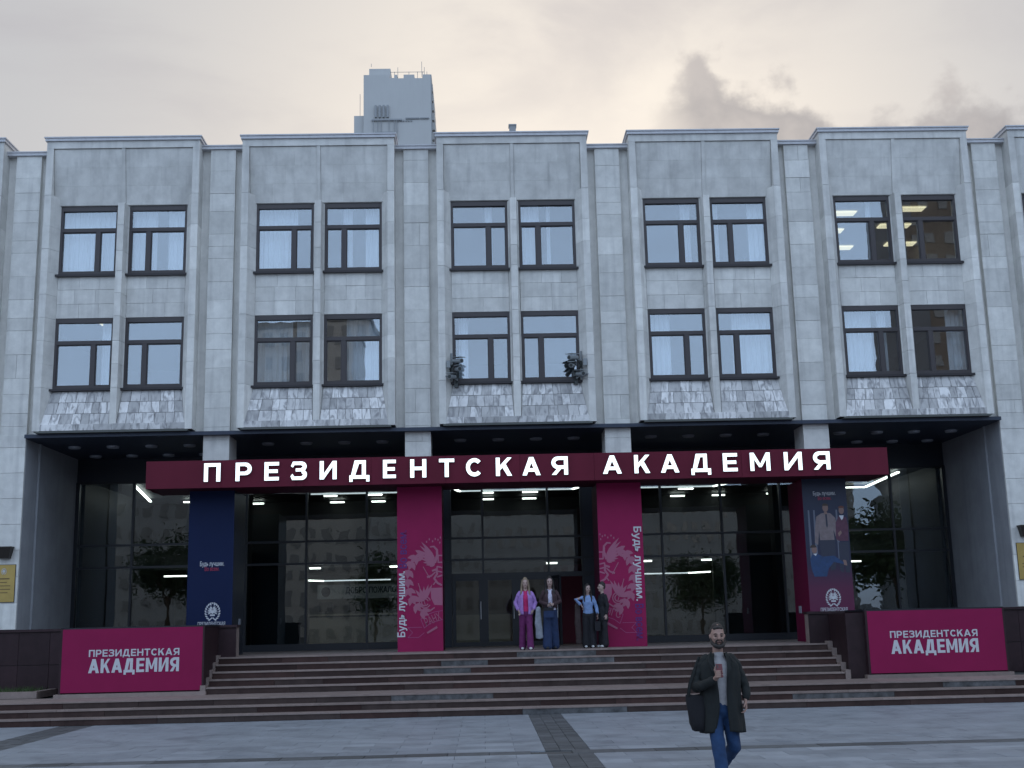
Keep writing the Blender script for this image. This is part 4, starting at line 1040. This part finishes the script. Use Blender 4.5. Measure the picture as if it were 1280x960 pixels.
# ================================================================ PEOPLE
def loft(mb, pts, rad, seg=14, mi=0, ref=(1, 0, 0)):
    """closed tapered limb through pts with elliptical radii, rounded ends"""
    pts = [Vector(p) for p in pts]; rad = [r if isinstance(r, tuple) else (r, r) for r in rad]
    t0 = (pts[1]-pts[0]).normalized(); t1 = (pts[-1]-pts[-2]).normalized()
    e0, e1 = min(rad[0]), min(rad[-1])
    P = [pts[0]-t0*e0*.85, pts[0]-t0*e0*.5]+pts+[pts[-1]+t1*e1*.5, pts[-1]+t1*e1*.85]
    Q = [tuple(x*.42 for x in rad[0]), tuple(x*.82 for x in rad[0])]+rad+[tuple(x*.82 for x in rad[-1]), tuple(x*.42 for x in rad[-1])]
    V = []
    for i, p in enumerate(P):
        a = P[max(0, i-1)]; b = P[min(len(P)-1, i+1)]; t = (b-a).normalized()
        r = Vector(ref)
        if abs(t.dot(r)) > .92: r = Vector((0, 1, 0))
        u = (r-t*r.dot(t)).normalized(); v = t.cross(u)
        for k in range(seg):
            an = 2*math.pi*k/seg; V.append(p+u*Q[i][0]*math.cos(an)+v*Q[i][1]*math.sin(an))
    F = []
    for i in range(len(P)-1):
        for k in range(seg): F.append((i*seg+k, i*seg+(k+1) % seg, (i+1)*seg+(k+1) % seg, (i+1)*seg+k))
    F += [tuple(range(seg-1, -1, -1)), tuple(range((len(P)-1)*seg, len(P)*seg))]
    mb.add(V, F, mi); return mb
def meld(name, mb, vox, m, parent, smooth=3, wrinkle=0., cut=None):
    me = mb.mesh('tmp', m); fixn(me)
    o = bpy.data.objects.new('tmp', me)
    md = o.modifiers.new('r', 'REMESH'); md.mode = 'VOXEL'; md.voxel_size = vox
    sm = o.modifiers.new('s', 'SMOOTH'); sm.factor = .5; sm.iterations = smooth
    r = bake(o); bpy.data.meshes.remove(me)
    if wrinkle:
        import numpy as np
        n_ = len(r.vertices); C_ = np.empty(n_*3, 'f'); Nn = np.empty(n_*3, 'f'); r.vertices.foreach_get('co', C_); r.vertex_normals.foreach_get('vector', Nn)
        C_ = C_.reshape(-1, 3); Nn = Nn.reshape(-1, 3); x, y, z = C_.T.astype('d')
        d = np.sin(z*31+4*np.sin(x*13+y*9)+x*8)*.5+np.sin(z*67+x*41+3*np.sin(y*23))*.3+np.sin(x*37+y*29)*.35
        C_ += Nn*(d*wrinkle)[:, None].astype('f'); r.vertices.foreach_set('co', C_.ravel())
    r.name = name; r.materials.clear(); r.materials.append(m)
    r.polygons.foreach_set('use_smooth', [True]*len(r.polygons)); r.update()
    return link(name, r, parent)
def cloth(n, c, **k): return mat(n, c, .85, noise=.22, nscale=k.get('ns', 14), bump=.25, bscale=90)
SK = mat('skin', (.30, .185, .15), .55, noise=.06); SKP = mat('skin_pale', (.36, .25, .22), .55)
LIP = mat('lips', (.10, .045, .042), .5); HAIRD = mat('dark_hair', (.014, .010, .009), .6, noise=.4, nscale=60, stretch=(1,1,.1)); HAIRB = mat('blonde_hair', (.20, .15, .10), .6, noise=.4, nscale=50, stretch=(1,1,.1))
EYESHADE = mat('eye', (.05, .035, .03), .3); EYEI = mat('iris', (.01, .008, .008), .3)  # eye whites coloured dark for the shade in the sockets
SHOEW = mat('white_shoe', (.50, .50, .50), .5); SHOED = mat('dark_shoe', (.012, .012, .014), .5)

def head(mb, x, y, z, k=1., yaw=0.):
    """skull, jaw, nose, brow, lips, ears; z = chin level, k = 1 for a 0.24 m head"""
    def q(a, b, c):
        ca, sa = math.cos(yaw), math.sin(yaw)
        return (x+(a*ca-b*sa)*k, y+(a*sa+b*ca)*k, z+c*k)
    rf = (math.cos(yaw), math.sin(yaw), 0)
    loft(mb, [q(0,-.022,.012), q(0,-.012,.045), q(0,-.004,.09), q(0,.004,.14), q(0,.010,.185), q(0,.012,.205)], [(.036*k,.050*k),(.060*k,.078*k),(.070*k,.090*k),(.075*k,.096*k),(.070*k,.090*k),(.058*k,.075*k)], 18, ref=rf)
    loft(mb, [q(0,-.092,.135), q(0,-.104,.112), q(0,-.112,.092)], [.009*k, .012*k, .016*k], 8)
    loft(mb, [q(-.045,-.078,.143), q(0,-.090,.141), q(.045,-.078,.143)], [.009*k, .010*k, .009*k], 8)
    loft(mb, [q(-.020,-.092,.060), q(0,-.098,.061), q(.020,-.092,.060)], [.006*k, .008*k, .006*k], 8)
    loft(mb, [q(0,-.072,.014), q(0,-.078,.026)], [.018*k, .018*k], 8)
    for s in (-1, 1):
        loft(mb, [q(s*.076,.006,.092), q(s*.081,.010,.128)], [(.008*k,.014*k), (.009*k,.018*k)], 8, ref=rf)
        loft(mb, [q(s*.038,-.070,.092), q(s*.046,-.058,.10)], [.018*k, .016*k], 8)
def eyes(parent, x, y, z, k=1., yaw=0., m=None):
    def q(a, b, c):
        ca, sa = math.cos(yaw), math.sin(yaw)
        return (x+(a*ca-b*sa)*k, y+(a*sa+b*ca)*k, z+c*k)
    for s in (-1, 1):
        e = MB(); loft(e, [q(s*.027,-.085,.121), q(s*.039,-.082,.121)], [.0075*k, .0075*k], 8); ob = e.build('eye', EYESHADE, parent, smooth=True)
        e = MB(); loft(e, [q(s*.033,-.0905,.119), q(s*.033,-.0905,.123)], [.0045*k, .0045*k], 8); e.build('iris', EYEI, ob, smooth=True)
        e = MB(); loft(e, [q(s*.018,-.093,.142), q(s*.036,-.092,.146), q(s*.054,-.080,.141)], [.0042*k, .005*k, .003*k], 6); e.build('eyebrow', m or HAIRD, parent, smooth=True)
    e = MB(); loft(e, [q(-.022,-.0985,.058), q(0,-.104,.0585), q(.022,-.0985,.058)], [.005*k, .006*k, .005*k], 8); e.build('mouth', LIP, parent, smooth=True)
def hand(mb, w, d, side, k=1., curl=.6, spread=(1, 0, 0)):
    """relaxed hand: wrist w, direction d, thumb on the side vector 'side'"""
    w = Vector(w); d = Vector(d).normalized(); sd_ = Vector(side).normalized(); n = d.cross(sd_).normalized()
    palm = w+d*.095*k
    loft(mb, [w, w+d*.04*k, palm], [(.026*k, .018*k), (.036*k, .016*k), (.038*k, .014*k)], 10, ref=tuple(sd_))
    for i, (o, L) in enumerate(((.030, .070), (.010, .078), (-.010, .073), (-.029, .058))):
        a = palm+sd_*o*k; c = curl*(1+.12*i)
        b = a+(d*math.cos(c*.5)+n*math.sin(c*.5))*L*.42*k
        e = b+(d*math.cos(c*1.2)+n*math.sin(c*1.2))*L*.33*k; f = e+(d*math.cos(c*1.9)+n*math.sin(c*1.9))*L*.28*k
        loft(mb, [a, b, e, f], [.0095*k, .009*k, .0082*k, .007*k], 8)
    a = w+d*.030*k+sd_*.026*k; b = a+(d*.6+sd_*.75+n*.3).normalized()*.036*k; e = b+(d*.93+sd_*.25+n*.35).normalized()*.032*k
    loft(mb, [a, b, e], [.013*k, .0105*k, .009*k], 8)

# ---- the man crossing the plaza
mx0, my0 = 1.63, -17.2
man = thing('person', 'bearded man in long dark open coat and blue jeans walking while holding a phone', 'person', (mx0, my0, 0))
b = MB(); head(b, 0, -.02, 1.592, 1.03)
loft(b, [(0,.02,1.42),(0,.01,1.50),(0,-.005,1.60),(0,-.01,1.66)], [(.085,.07),(.062,.060),(.056,.058),(.055,.058)])
loft(b, [(0,.0,.93),(0,0,1.08),(0,.0,1.28),(0,.01,1.43)], [(.155,.105),(.145,.105),(.170,.110),(.115,.070)], 18)
loft(b, [(-.13,.01,1.43),(-.232,.02,1.25),(-.262,-.01,1.17)], [.045,.042,.04]); loft(b, [(-.262,-.01,1.17),(-.20,-.16,1.20),(-.085,-.265,1.265)], [.040,.034,.026])
loft(b, [(.13,.01,1.43),(.242,.03,1.28),(.285,.02,1.19)], [.045,.042,.04]); loft(b, [(.285,.02,1.19),(.285,-.02,1.10),(.272,-.05,1.03)], [.038,.032,.026])
loft(b, [(-.085,.0,.93),(-.07,-.08,.70),(-.06,-.14,.50)], [.088,.070,.055]); loft(b, [(-.06,-.14,.50),(-.055,-.18,.30),(-.05,-.22,.09)], [.054,.045,.035])
loft(b, [(.085,.0,.93),(.105,-.01,.70),(.12,-.02,.53)], [.088,.070,.055]); loft(b, [(.12,-.02,.53),(.09,.16,.42),(.055,.36,.30)], [.054,.045,.035])
loft(b, [(-.05,-.20,.06),(-.06,-.36,.045)], [(.04,.04),(.042,.03)]); loft(b, [(.055,.37,.28),(.06,.42,.16)], [(.04,.04),(.042,.03)])
hand(b, (.270,-.055,1.02), (-.05,-.25,-1), (-.2,-1,.1), 1.0, .75)
# phone hand: palm behind, four fingers wrapping the back of the phone, thumb up its side
loft(b, [(-.10,-.275,1.262),(-.075,-.30,1.285),(-.062,-.305,1.335)], [(.026,.018),(.032,.018),(.034,.016)], 10)
for i, z in enumerate((1.285, 1.306, 1.327, 1.347)):
    loft(b, [(-.098+.002*i,-.315,z-.006),(-.088,-.348,z),(-.050,-.352,z+.002),(-.022-.004*abs(i-1.5),-.340,z+.004)], [.010,.0095,.009,.008], 8)
loft(b, [(-.088,-.30,1.325),(-.108,-.325,1.358),(-.100,-.335,1.392)], [.013,.011,.009], 8)
meld('body', b, .0062, SK, man, 2)
eyes(man, 0, -.02, 1.592, 1.03)
h = MB()     # short swept-back hair and beard
loft(h, [(0,.018,1.685),(0,.012,1.738),(0,-.002,1.782),(0,-.004,1.805)], [(.078,.070),(.084,.082),(.080,.096),(.066,.084)], 18)
loft(h, [(-.045,-.080,1.800),(0,-.096,1.808),(.045,-.080,1.800)], [.014,.018,.014])
meld('hair', h, .007, HAIRD, man, 2, .0015)
h = MB()
for s in (-1, 1):
    loft(h, [(s*.077,-.018,1.70),(s*.070,-.050,1.648),(s*.044,-.090,1.612),(0,-.106,1.600)], [.010,.019,.025,.028], 10)
    loft(h, [(s*.036,-.104,1.632),(s*.034,-.114,1.662),(s*.018,-.122,1.674),(0,-.124,1.675)], [.009,.009,.009,.009], 8)
meld('beard', h, .006, HAIRD, man, 1, .001)
M['jeans'] = cloth('blue_jeans', (.008, .036, .105), ns=10); M['jeansdark'] = cloth('dark_jeans', (.008, .018, .055)); M['knit'] = cloth('grey_sweater', (.30, .29, .30)); M['coat'] = cloth('dark_coat', (.005, .0075, .008))
j = MB()
loft(j, [(0,.0,1.0),(0,0,.90)], [(.165,.12),(.165,.125)], 18)
loft(j, [(-.085,0,.93),(-.080,-.07,.72),(-.07,-.14,.50),(-.06,-.19,.30),(-.055,-.22,.12)], [(.098,.10),(.086,.088),(.074,.078),(.072,.074),(.070,.076)])
loft(j, [(.085,0,.93),(.105,-.01,.72),(.125,-.02,.52)], [(.098,.10),(.084,.088),(.072,.078)]); loft(j, [(.125,-.02,.52),(.095,.15,.425),(.06,.34,.31)], [(.073,.078),(.068,.07),(.064,.066)])
meld('jeans', j, .011, M['jeans'], man, 3, .005)
j = MB(); loft(j, [(0,.0,.965),(0,0,1.1),(0,.0,1.28),(0,.01,1.42),(0,.012,1.475)], [(.155,.122),(.158,.122),(.185,.13),(.165,.105),(.08,.075)], 20)
loft(j, [(0,.008,1.47),(0,.0,1.515)], [(.075,.072),(.066,.066)])
meld('sweater', j, .01, M['knit'], man, 2, .003)
# coat shell: grid round the body, open at the front
V = []; F = []; NZ, NA = 34, 54
lev = [(.685,.248,.19,.115,.055),(.80,.238,.185,.075,.045),(.95,.226,.175,.045,.040),(1.10,.218,.165,.046,.042),(1.28,.232,.160,.060,.055),(1.40,.222,.140,.075,.07),(1.47,.165,.112,.075,.075),(1.525,.090,.088,.060,.060)]
def lerp_lev(z):
    for p, q in zip(lev, lev[1:]):
        if z <= q[0]+1e-6:
            t = (z-p[0])/(q[0]-p[0]); return [a+(b_-a)*t for a, b_ in zip(p, q)]
    return list(lev[-1])
for i in range(NZ+1):
    z = .685+(1.525-.685)*i/NZ; _, rx, ry, gl, gr = lerp_lev(z)
    a0 = math.asin(min(.95, gr/rx)); a1 = math.asin(min(.95, gl/rx))
    for k in range(NA+1):
        a = -math.pi/2+a0+(2*math.pi-a0-a1)*k/NA
        fold = (.010*math.sin(a*9+z*5)+.006*math.sin(a*17-z*11+2))*(1.35-z*.7)*(1 if z < 1.45 else .3)
        V.append(((rx+fold)*math.cos(a)+.006, (ry+fold)*math.sin(a)+.01, z+(.012*math.sin(a*3) if i == 0 else 0)))
for i in range(NZ):
    for k in range(NA): F.append((i*(NA+1)+k, i*(NA+1)+k+1, (i+1)*(NA+1)+k+1, (i+1)*(NA+1)+k))
co = link('coat', tomesh('coat', V, F, M['coat'], True), man)
sdm = co.modifiers.new('thick', 'SOLIDIFY'); sdm.thickness = .014; sdm.offset = 0
j = MB()
loft(j, [(-.135,.01,1.47),(-.190,.015,1.40),(-.242,.02,1.26),(-.268,-.01,1.165)], [(.056,.066),(.064,.072),(.060,.066),(.058,.062)])
loft(j, [(-.268,-.01,1.165),(-.215,-.15,1.185),(-.125,-.245,1.245)], [.058,.052,.045])
meld('sleeve', j, .010, M['coat'], man, 2, .008)
j = MB(); loft(j, [(.135,.01,1.47),(.190,.02,1.40),(.250,.03,1.26),(.288,.02,1.17),(.290,-.015,1.10),(.280,-.04,1.055)], [(.056,.066),(.064,.072),(.058,.064),(.053,.058),(.050,.054),(.046,.050)])
meld('sleeve', j, .010, M['coat'], man, 2, .008)
for s in (-1, 1):       # collar and lapels
    V = [(s*.062,-.075,1.52),(s*.088,-.02,1.545),(s*.118,-.045,1.50),(s*.135,-.118,1.44),(s*.115,-.148,1.36),(s*.058,-.166,1.27),(s*.066,-.150,1.36),(s*.070,-.118,1.44)]
    V2 = [(x, y-.014, z) for x, y, z in V]
    mb = MB(); n = 8
    mb.add(V+V2, [tuple(range(n)), tuple(range(2*n-1, n-1, -1))]+[(i, (i+1) % n, (i+1) % n+n, i+n) for i in range(n)])
    mb.build('lapel', M['coat'], man)
for x, y, z, up_ in ((-.05,-.22,.0,0), (.058,.40,.19,1)):
    j = MB()
    if not up_: loft(j, [(x,y+.03,.055),(x,y-.06,.055),(x-.005,y-.17,.042)], [(.046,.050),(.048,.045),(.044,.032)])
    else: loft(j, [(x,y-.01,.30),(x,y+.03,.22),(x,y+.02,.12)], [(.044,.05),(.048,.05),(.044,.036)])
    meld('shoe', j, .009, SHOED, man, 2)
ph = thing('phone', 'smartphone in a dark red case held up by the walking man', 'phone', (mx0-.054, my0-.325, 1.35))
ph.rotation_euler = (R(-14), 0, R(4))
bm_ = MB().box(-.036, .036, -.006, .005, -.074, .074).build('case', mat('phone_case', (.11, .012, .018), .35), ph)
bv = bm_.modifiers.new('b', 'BEVEL'); bv.width = .005; bv.segments = 2
MB().tube((-.018, -.006, .055), (-.018, -.009, .055), .008).tube((-.018, -.006, .036), (-.018, -.009, .036), .008).build('lens', M['camdark'], ph)
tb = thing('tote_bag', 'soft black tote bag hanging at the side of the walking man', 'bag', (mx0-.285, my0-.02, 0))
V = []; F = []; n = 20
prof = [(.695,.045,.03),(.71,.075,.05),(.78,.095,.062),(.90,.105,.055),(1.02,.108,.042),(1.085,.105,.028)]
for z, rx, ry in prof:
    for k in range(n):
        a = 2*math.pi*k/n; c_, s_2 = math.cos(a), math.sin(a)
        V.append((math.copysign(abs(c_)**.6, c_)*rx+(1.08-z)*.07+.004*math.sin(a*5+z*20), -.02+math.copysign(abs(s_2)**.7, s_2)*ry+.006*math.sin(z*30+a*3), z+(.012*math.sin(a*2) if z > 1.05 else 0)))
for i in range(len(prof)-1):
    for k in range(n): F.append((i*n+k, i*n+(k+1) % n, (i+1)*n+(k+1) % n, (i+1)*n+k))
F.append(tuple(range(n-1, -1, -1)))
tomesh_ = tomesh('body', V, F, M['coat'], True); link('body', tomesh_, tb); tomesh_.materials.clear(); tomesh_.materials.append(cloth('black_canvas', (.004, .004, .007)))
for yy in (-.05, .012):
    s_3 = MB(); pts = [(-.075,yy,1.07),(-.05,yy+.01,1.20),(.0,yy+.03,1.32),(.055,.02,1.455),(.075,.03,1.49)]
    loft(s_3, pts, [(.014,.005)]*5, 8); s_3.build('strap', M['coat'], tb, smooth=True)

# ---- small figures at the top of the steps
def figure(x, y, zf, H, label, skin, hairm, hairlen, topm, legm, shoem, arms, wide=.085, yaw=0., jacket=None, stride=0., headyaw=0., longcoat=0.):
    t = thing('person', label, 'person', (x, y, zf), rot=(0, 0, yaw)); k = H/1.70
    S_ = lambda p: tuple(c*k for c in p)
    def LO(mb, pts, rad, seg=12): return loft(mb, [S_(p) for p in pts], [S_(r) if isinstance(r, tuple) else r*k for r in rad], seg)
    b = MB(); head(b, 0, -.01*k, 1.475*k, .96*k, headyaw)
    LO(b, [(0,.01,1.36),(0,0,1.44),(0,-.005,1.52)], [(.06,.05),(.046,.046),(.045,.048)])
    LO(b, [(0,0,.86),(0,0,1.05),(0,0,1.22),(0,.01,1.34)], [(.14,.095),(.11,.085),(.14,.10),(.12,.07)])
    for s in (-1, 1):
        f = -stride*s
        LO(b, [(s*.08,0,.88),(s*.085,f*.5-.01,.48),(s*.09,f,.09)], [.078,.05,.035])
        LO(b, [(s*.09,f+.02,.05),(s*.095,f-.10,.035)], [(.035,.035),(.036,.025)])
    for (s, el_, wr, hd, th) in arms:
        LO(b, [(s*.145,.01,1.35), el_], [.040,.034]); LO(b, [el_, wr], [.034,.022])
        hand(b, S_(wr), hd, th, k*.95, .6)
    meld('body', b, .0085, skin, t, 1)
    eyes(t, 0, -.01*k, 1.475*k, .96*k, headyaw, hairm)
    h = MB(); ca, sa = math.cos(headyaw), math.sin(headyaw)
    hq = lambda a, b_, c: (a*ca-b_*sa, a*sa+b_*ca-.0, c)
    LO(h, [hq(0,.025,1.58),hq(0,.02,1.64),hq(0,.008,1.675),hq(0,.004,1.692)], [(.074,.078),(.080,.086),(.074,.088),(.056,.07)], 14)
    LO(h, [hq(-.05,-.05,1.672),hq(0,-.062,1.682),hq(.05,-.05,1.672)], [.016,.018,.016])
    if hairlen:
        for s in (-1, 1): LO(h, [hq(s*.066,-.03,1.655),hq(s*.082,-.02,1.57),hq(s*.090,-.015,1.45),(s*.098,-.045,1.36),(s*.095,-.075,1.36-hairlen)], [.022,.024,.026,.028,.014])
        LO(h, [hq(0,.05,1.60),hq(0,.055,1.45),(0,.07,1.36-hairlen*.8)], [(.078,.04),(.085,.035),(.09,.02)])
    meld('hair', h, .009, hairm, t, 1, .002)
    c = MB()
    LO(c, [(0,0,.98),(0,0,.86)], [(.135,.10),(.15,.11)])
    for s in (-1, 1):
        f = -stride*s
        LO(c, [(s*.078,0,.88),(s*.085,f*.45-.005,.50),(s*.092,f,.07)], [(.092,.10),(wide*.86,.085),(wide,.095)])
    meld('trousers', c, .012, legm, t, 2, .004)
    c = MB(); LO(c, [(0,0,.93),(0,0,1.06),(0,0,1.22),(0,.01,1.34),(0,.01,1.39)], [(.145,.11),(.125,.10),(.152,.112),(.13,.085),(.075,.06)], 16)
    if not jacket:
        for (s, el_, wr, hd, th) in arms: LO(c, [(s*.14,.01,1.35), el_, tuple(el_[i]+(wr[i]-el_[i])*.85 for i in range(3))], [(.052,.06),(.052,.055),(.045,.045)])
        if longcoat: LO(c, [(0,0,1.0),(0,.0,longcoat)], [(.16,.12),(.19,.14)], 16)
    meld('top', c, .011, topm, t, 2, .004)
    if jacket:
        jm, z0, gap = jacket
        V = []; F = []; nz, na = 16, 36
        for i in range(nz+1):
            z = z0+(1.395-z0)*i/nz
            rx = .175 if z < 1.25 else .175-(z-1.25)*.62; ry = .14 if z < 1.25 else .14-(z-1.25)*.42
            g = math.asin(min(.9, gap*(1 if z < 1.3 else .8)/rx))
            for q_ in range(na+1):
                a = -math.pi/2+g+(2*math.pi-2*g)*q_/na; f = .008*math.sin(a*7+z*9)
                V.append(S_(((rx+f)*math.cos(a), (ry+f)*math.sin(a)+.005, z)))
        for i in range(nz):
            for q_ in range(na): F.append((i*(na+1)+q_, i*(na+1)+q_+1, (i+1)*(na+1)+q_+1, (i+1)*(na+1)+q_))
        o = link('jacket', tomesh('jacket', V, F, jm, True), t); sm_ = o.modifiers.new('t', 'SOLIDIFY'); sm_.thickness = .015
        for (s, el_, wr, hd, th) in arms:
            c = MB(); LO(c, [(s*.13,.01,1.36), (s*.165,.01,1.30), el_, tuple(el_[i]+(wr[i]-el_[i])*.88 for i in range(3))], [(.055,.06),(.062,.068),(.060,.062),(.048,.048)])
            meld('sleeve', c, .012, jm, t, 2, .004)
    for s in (-1, 1):
        f = -stride*s; c = MB(); LO(c, [(s*.09,f+.03,.045),(s*.093,f-.04,.045),(s*.096,f-.13,.035)], [(.040,.042),(.042,.040),(.038,.028)])
        meld('shoe', c, .01, shoem, t, 1)
    return t
LIL = cloth('lilac_jacket', (.30, .17, .44)); PNK = cloth('pink_top', (.42, .015, .11)); PLM = cloth('plum_trousers', (.11, .012, .085))
BRN = cloth('brown_jacket', (.040, .020, .024)); WSH = cloth('white_shirt', (.50, .48, .60)); DNM = cloth('navy_denim', (.010, .025, .075)); LBL = cloth('light_blue_blouse', (.17, .26, .46)); BLK = cloth('black_cloth', (.008, .008, .012)); GRY = cloth('grey_cloth', (.24, .26, .30)); BAGB = cloth('brown_coat', (.042, .028, .028))
down = lambda s: (s, (s*.225,.02,1.10), (s*.235,-.03,.88), (0,-.1,-1), (-s*.3,-1,0))
pocket = lambda s: (s, (s*.235,.05,1.12), (s*.185,-.06,.96), (-s*.4,-.3,-1), (-s*.5,-1,0))
figure(.045, -1.20, ZP, 1.70, 'woman in lilac jacket, pink top and plum trousers walking at the top of the steps', SKP, HAIRB, .22, PNK, PLM, SHOEW, [pocket(-1), pocket(1)], wide=.088, jacket=(LIL, .84, .062), stride=.10)
figure(.645, -1.15, ZP, 1.72, 'woman in dark brown jacket, white shirt and dark wide jeans beside the woman in lilac', SKP, HAIRD, .22, WSH, DNM, SHOED, [(-1, (-.235,.02,1.12), (-.06,-.19,1.05), (1,-.15,.0), (0,0,1)), (1, (.235,.02,1.12), (.05,-.19,1.04), (-1,-.15,.0), (0,0,1))], wide=.118, jacket=(BRN, .98, .055), stride=-.08)
figure(1.62, -.55, ZP, 1.54, 'woman in light blue blouse and wide black trousers, one elbow raised, right of the doors', SKP, HAIRD, .12, LBL, BLK, SHOEW, [(-1, (-.34,.0,1.30), (-.20,-.10,1.16), (.5,-.3,-.8), (0,-1,0)), (1, (.225,.0,1.10), (.25,-.09,.90), (.1,-.2,-1), (-.3,-1,0))], wide=.10, headyaw=R(20))
figure(1.985, -.50, ZP, 1.58, 'person in black coat and trousers facing the woman in the light blue blouse', SKP, HAIRD, 0, BLK, BLK, SHOEW, [(-1, (-.20,-.03,1.10), (-.12,-.22,1.00), (.2,-1,0), (.5,0,1)), (1, (.21,.04,1.08), (.20,.0,.86), (0,-.1,-1), (-.3,-1,0))], wide=.10, yaw=R(-68), longcoat=.72)
# carried things
def drape(name, label, cat, x, y, z0, z1, w0, w1, m):
    t = thing(name, label, cat, (x, y, ZP)); c = MB()
    loft(c, [(0,0,z1),(.0,-.01,(z0*.4+z1*.6)),(.02,0,z0)], [(w0,.05),((w0+w1)/2,.055),(w1,.035)], 16); loft(c, [(-.03,-.03,z1-.05),(-.045,-.04,(z0+z1)/2),(-.02,-.02,z0+.12)], [(w0*.5,.03),(w1*.5,.035),(w1*.45,.02)], 12)
    meld('cloth', c, .012, m, t, 2, .005); return t
drape('jacket', 'grey jacket carried folded over the arm, hanging between the two walking women', 'jacket', .345, -1.22, .28, .98, .06, .095, GRY)
hb = thing('handbag', 'small dark handbag held in front by the woman in the brown jacket', 'handbag', (.60, -1.42, ZP+.78))
MB().box(-.125, .115, -.03, .03, -.02, .21).build('pouch', DNM, hb); MB().box(-.125, .115, -.036, .034, .14, .215).build('flap', BLK, hb)
MB().tube((-.10, 0, .21), (-.03, 0, .30), .008).tube((.09, 0, .21), (.03, 0, .30), .008).tube((-.03, 0, .30), (.03, 0, .30), .008).build('handle', BLK, hb)
drape('coat', 'brown coat hanging from the arm of the woman in light blue, beside the doors', 'coat', 1.36, -.50, .12, 1.06, .07, .085, BAGB)
sb = thing('shoulder_bag', 'small black bag hanging from the hand between the two people at the column', 'bag', (1.83, -.68, ZP+.36))
MB().prismx([(-.03, .05), (.03, .05), (.035, .28), (-.035, .28)], -.07, .07).build('pouch', BLK, sb); MB().tube((-.05, 0, .28), (0, 0, .5), .007).tube((.05, 0, .28), (0, 0, .5), .007).build('strap', BLK, sb)

bpy.data.scenes.remove(bench)
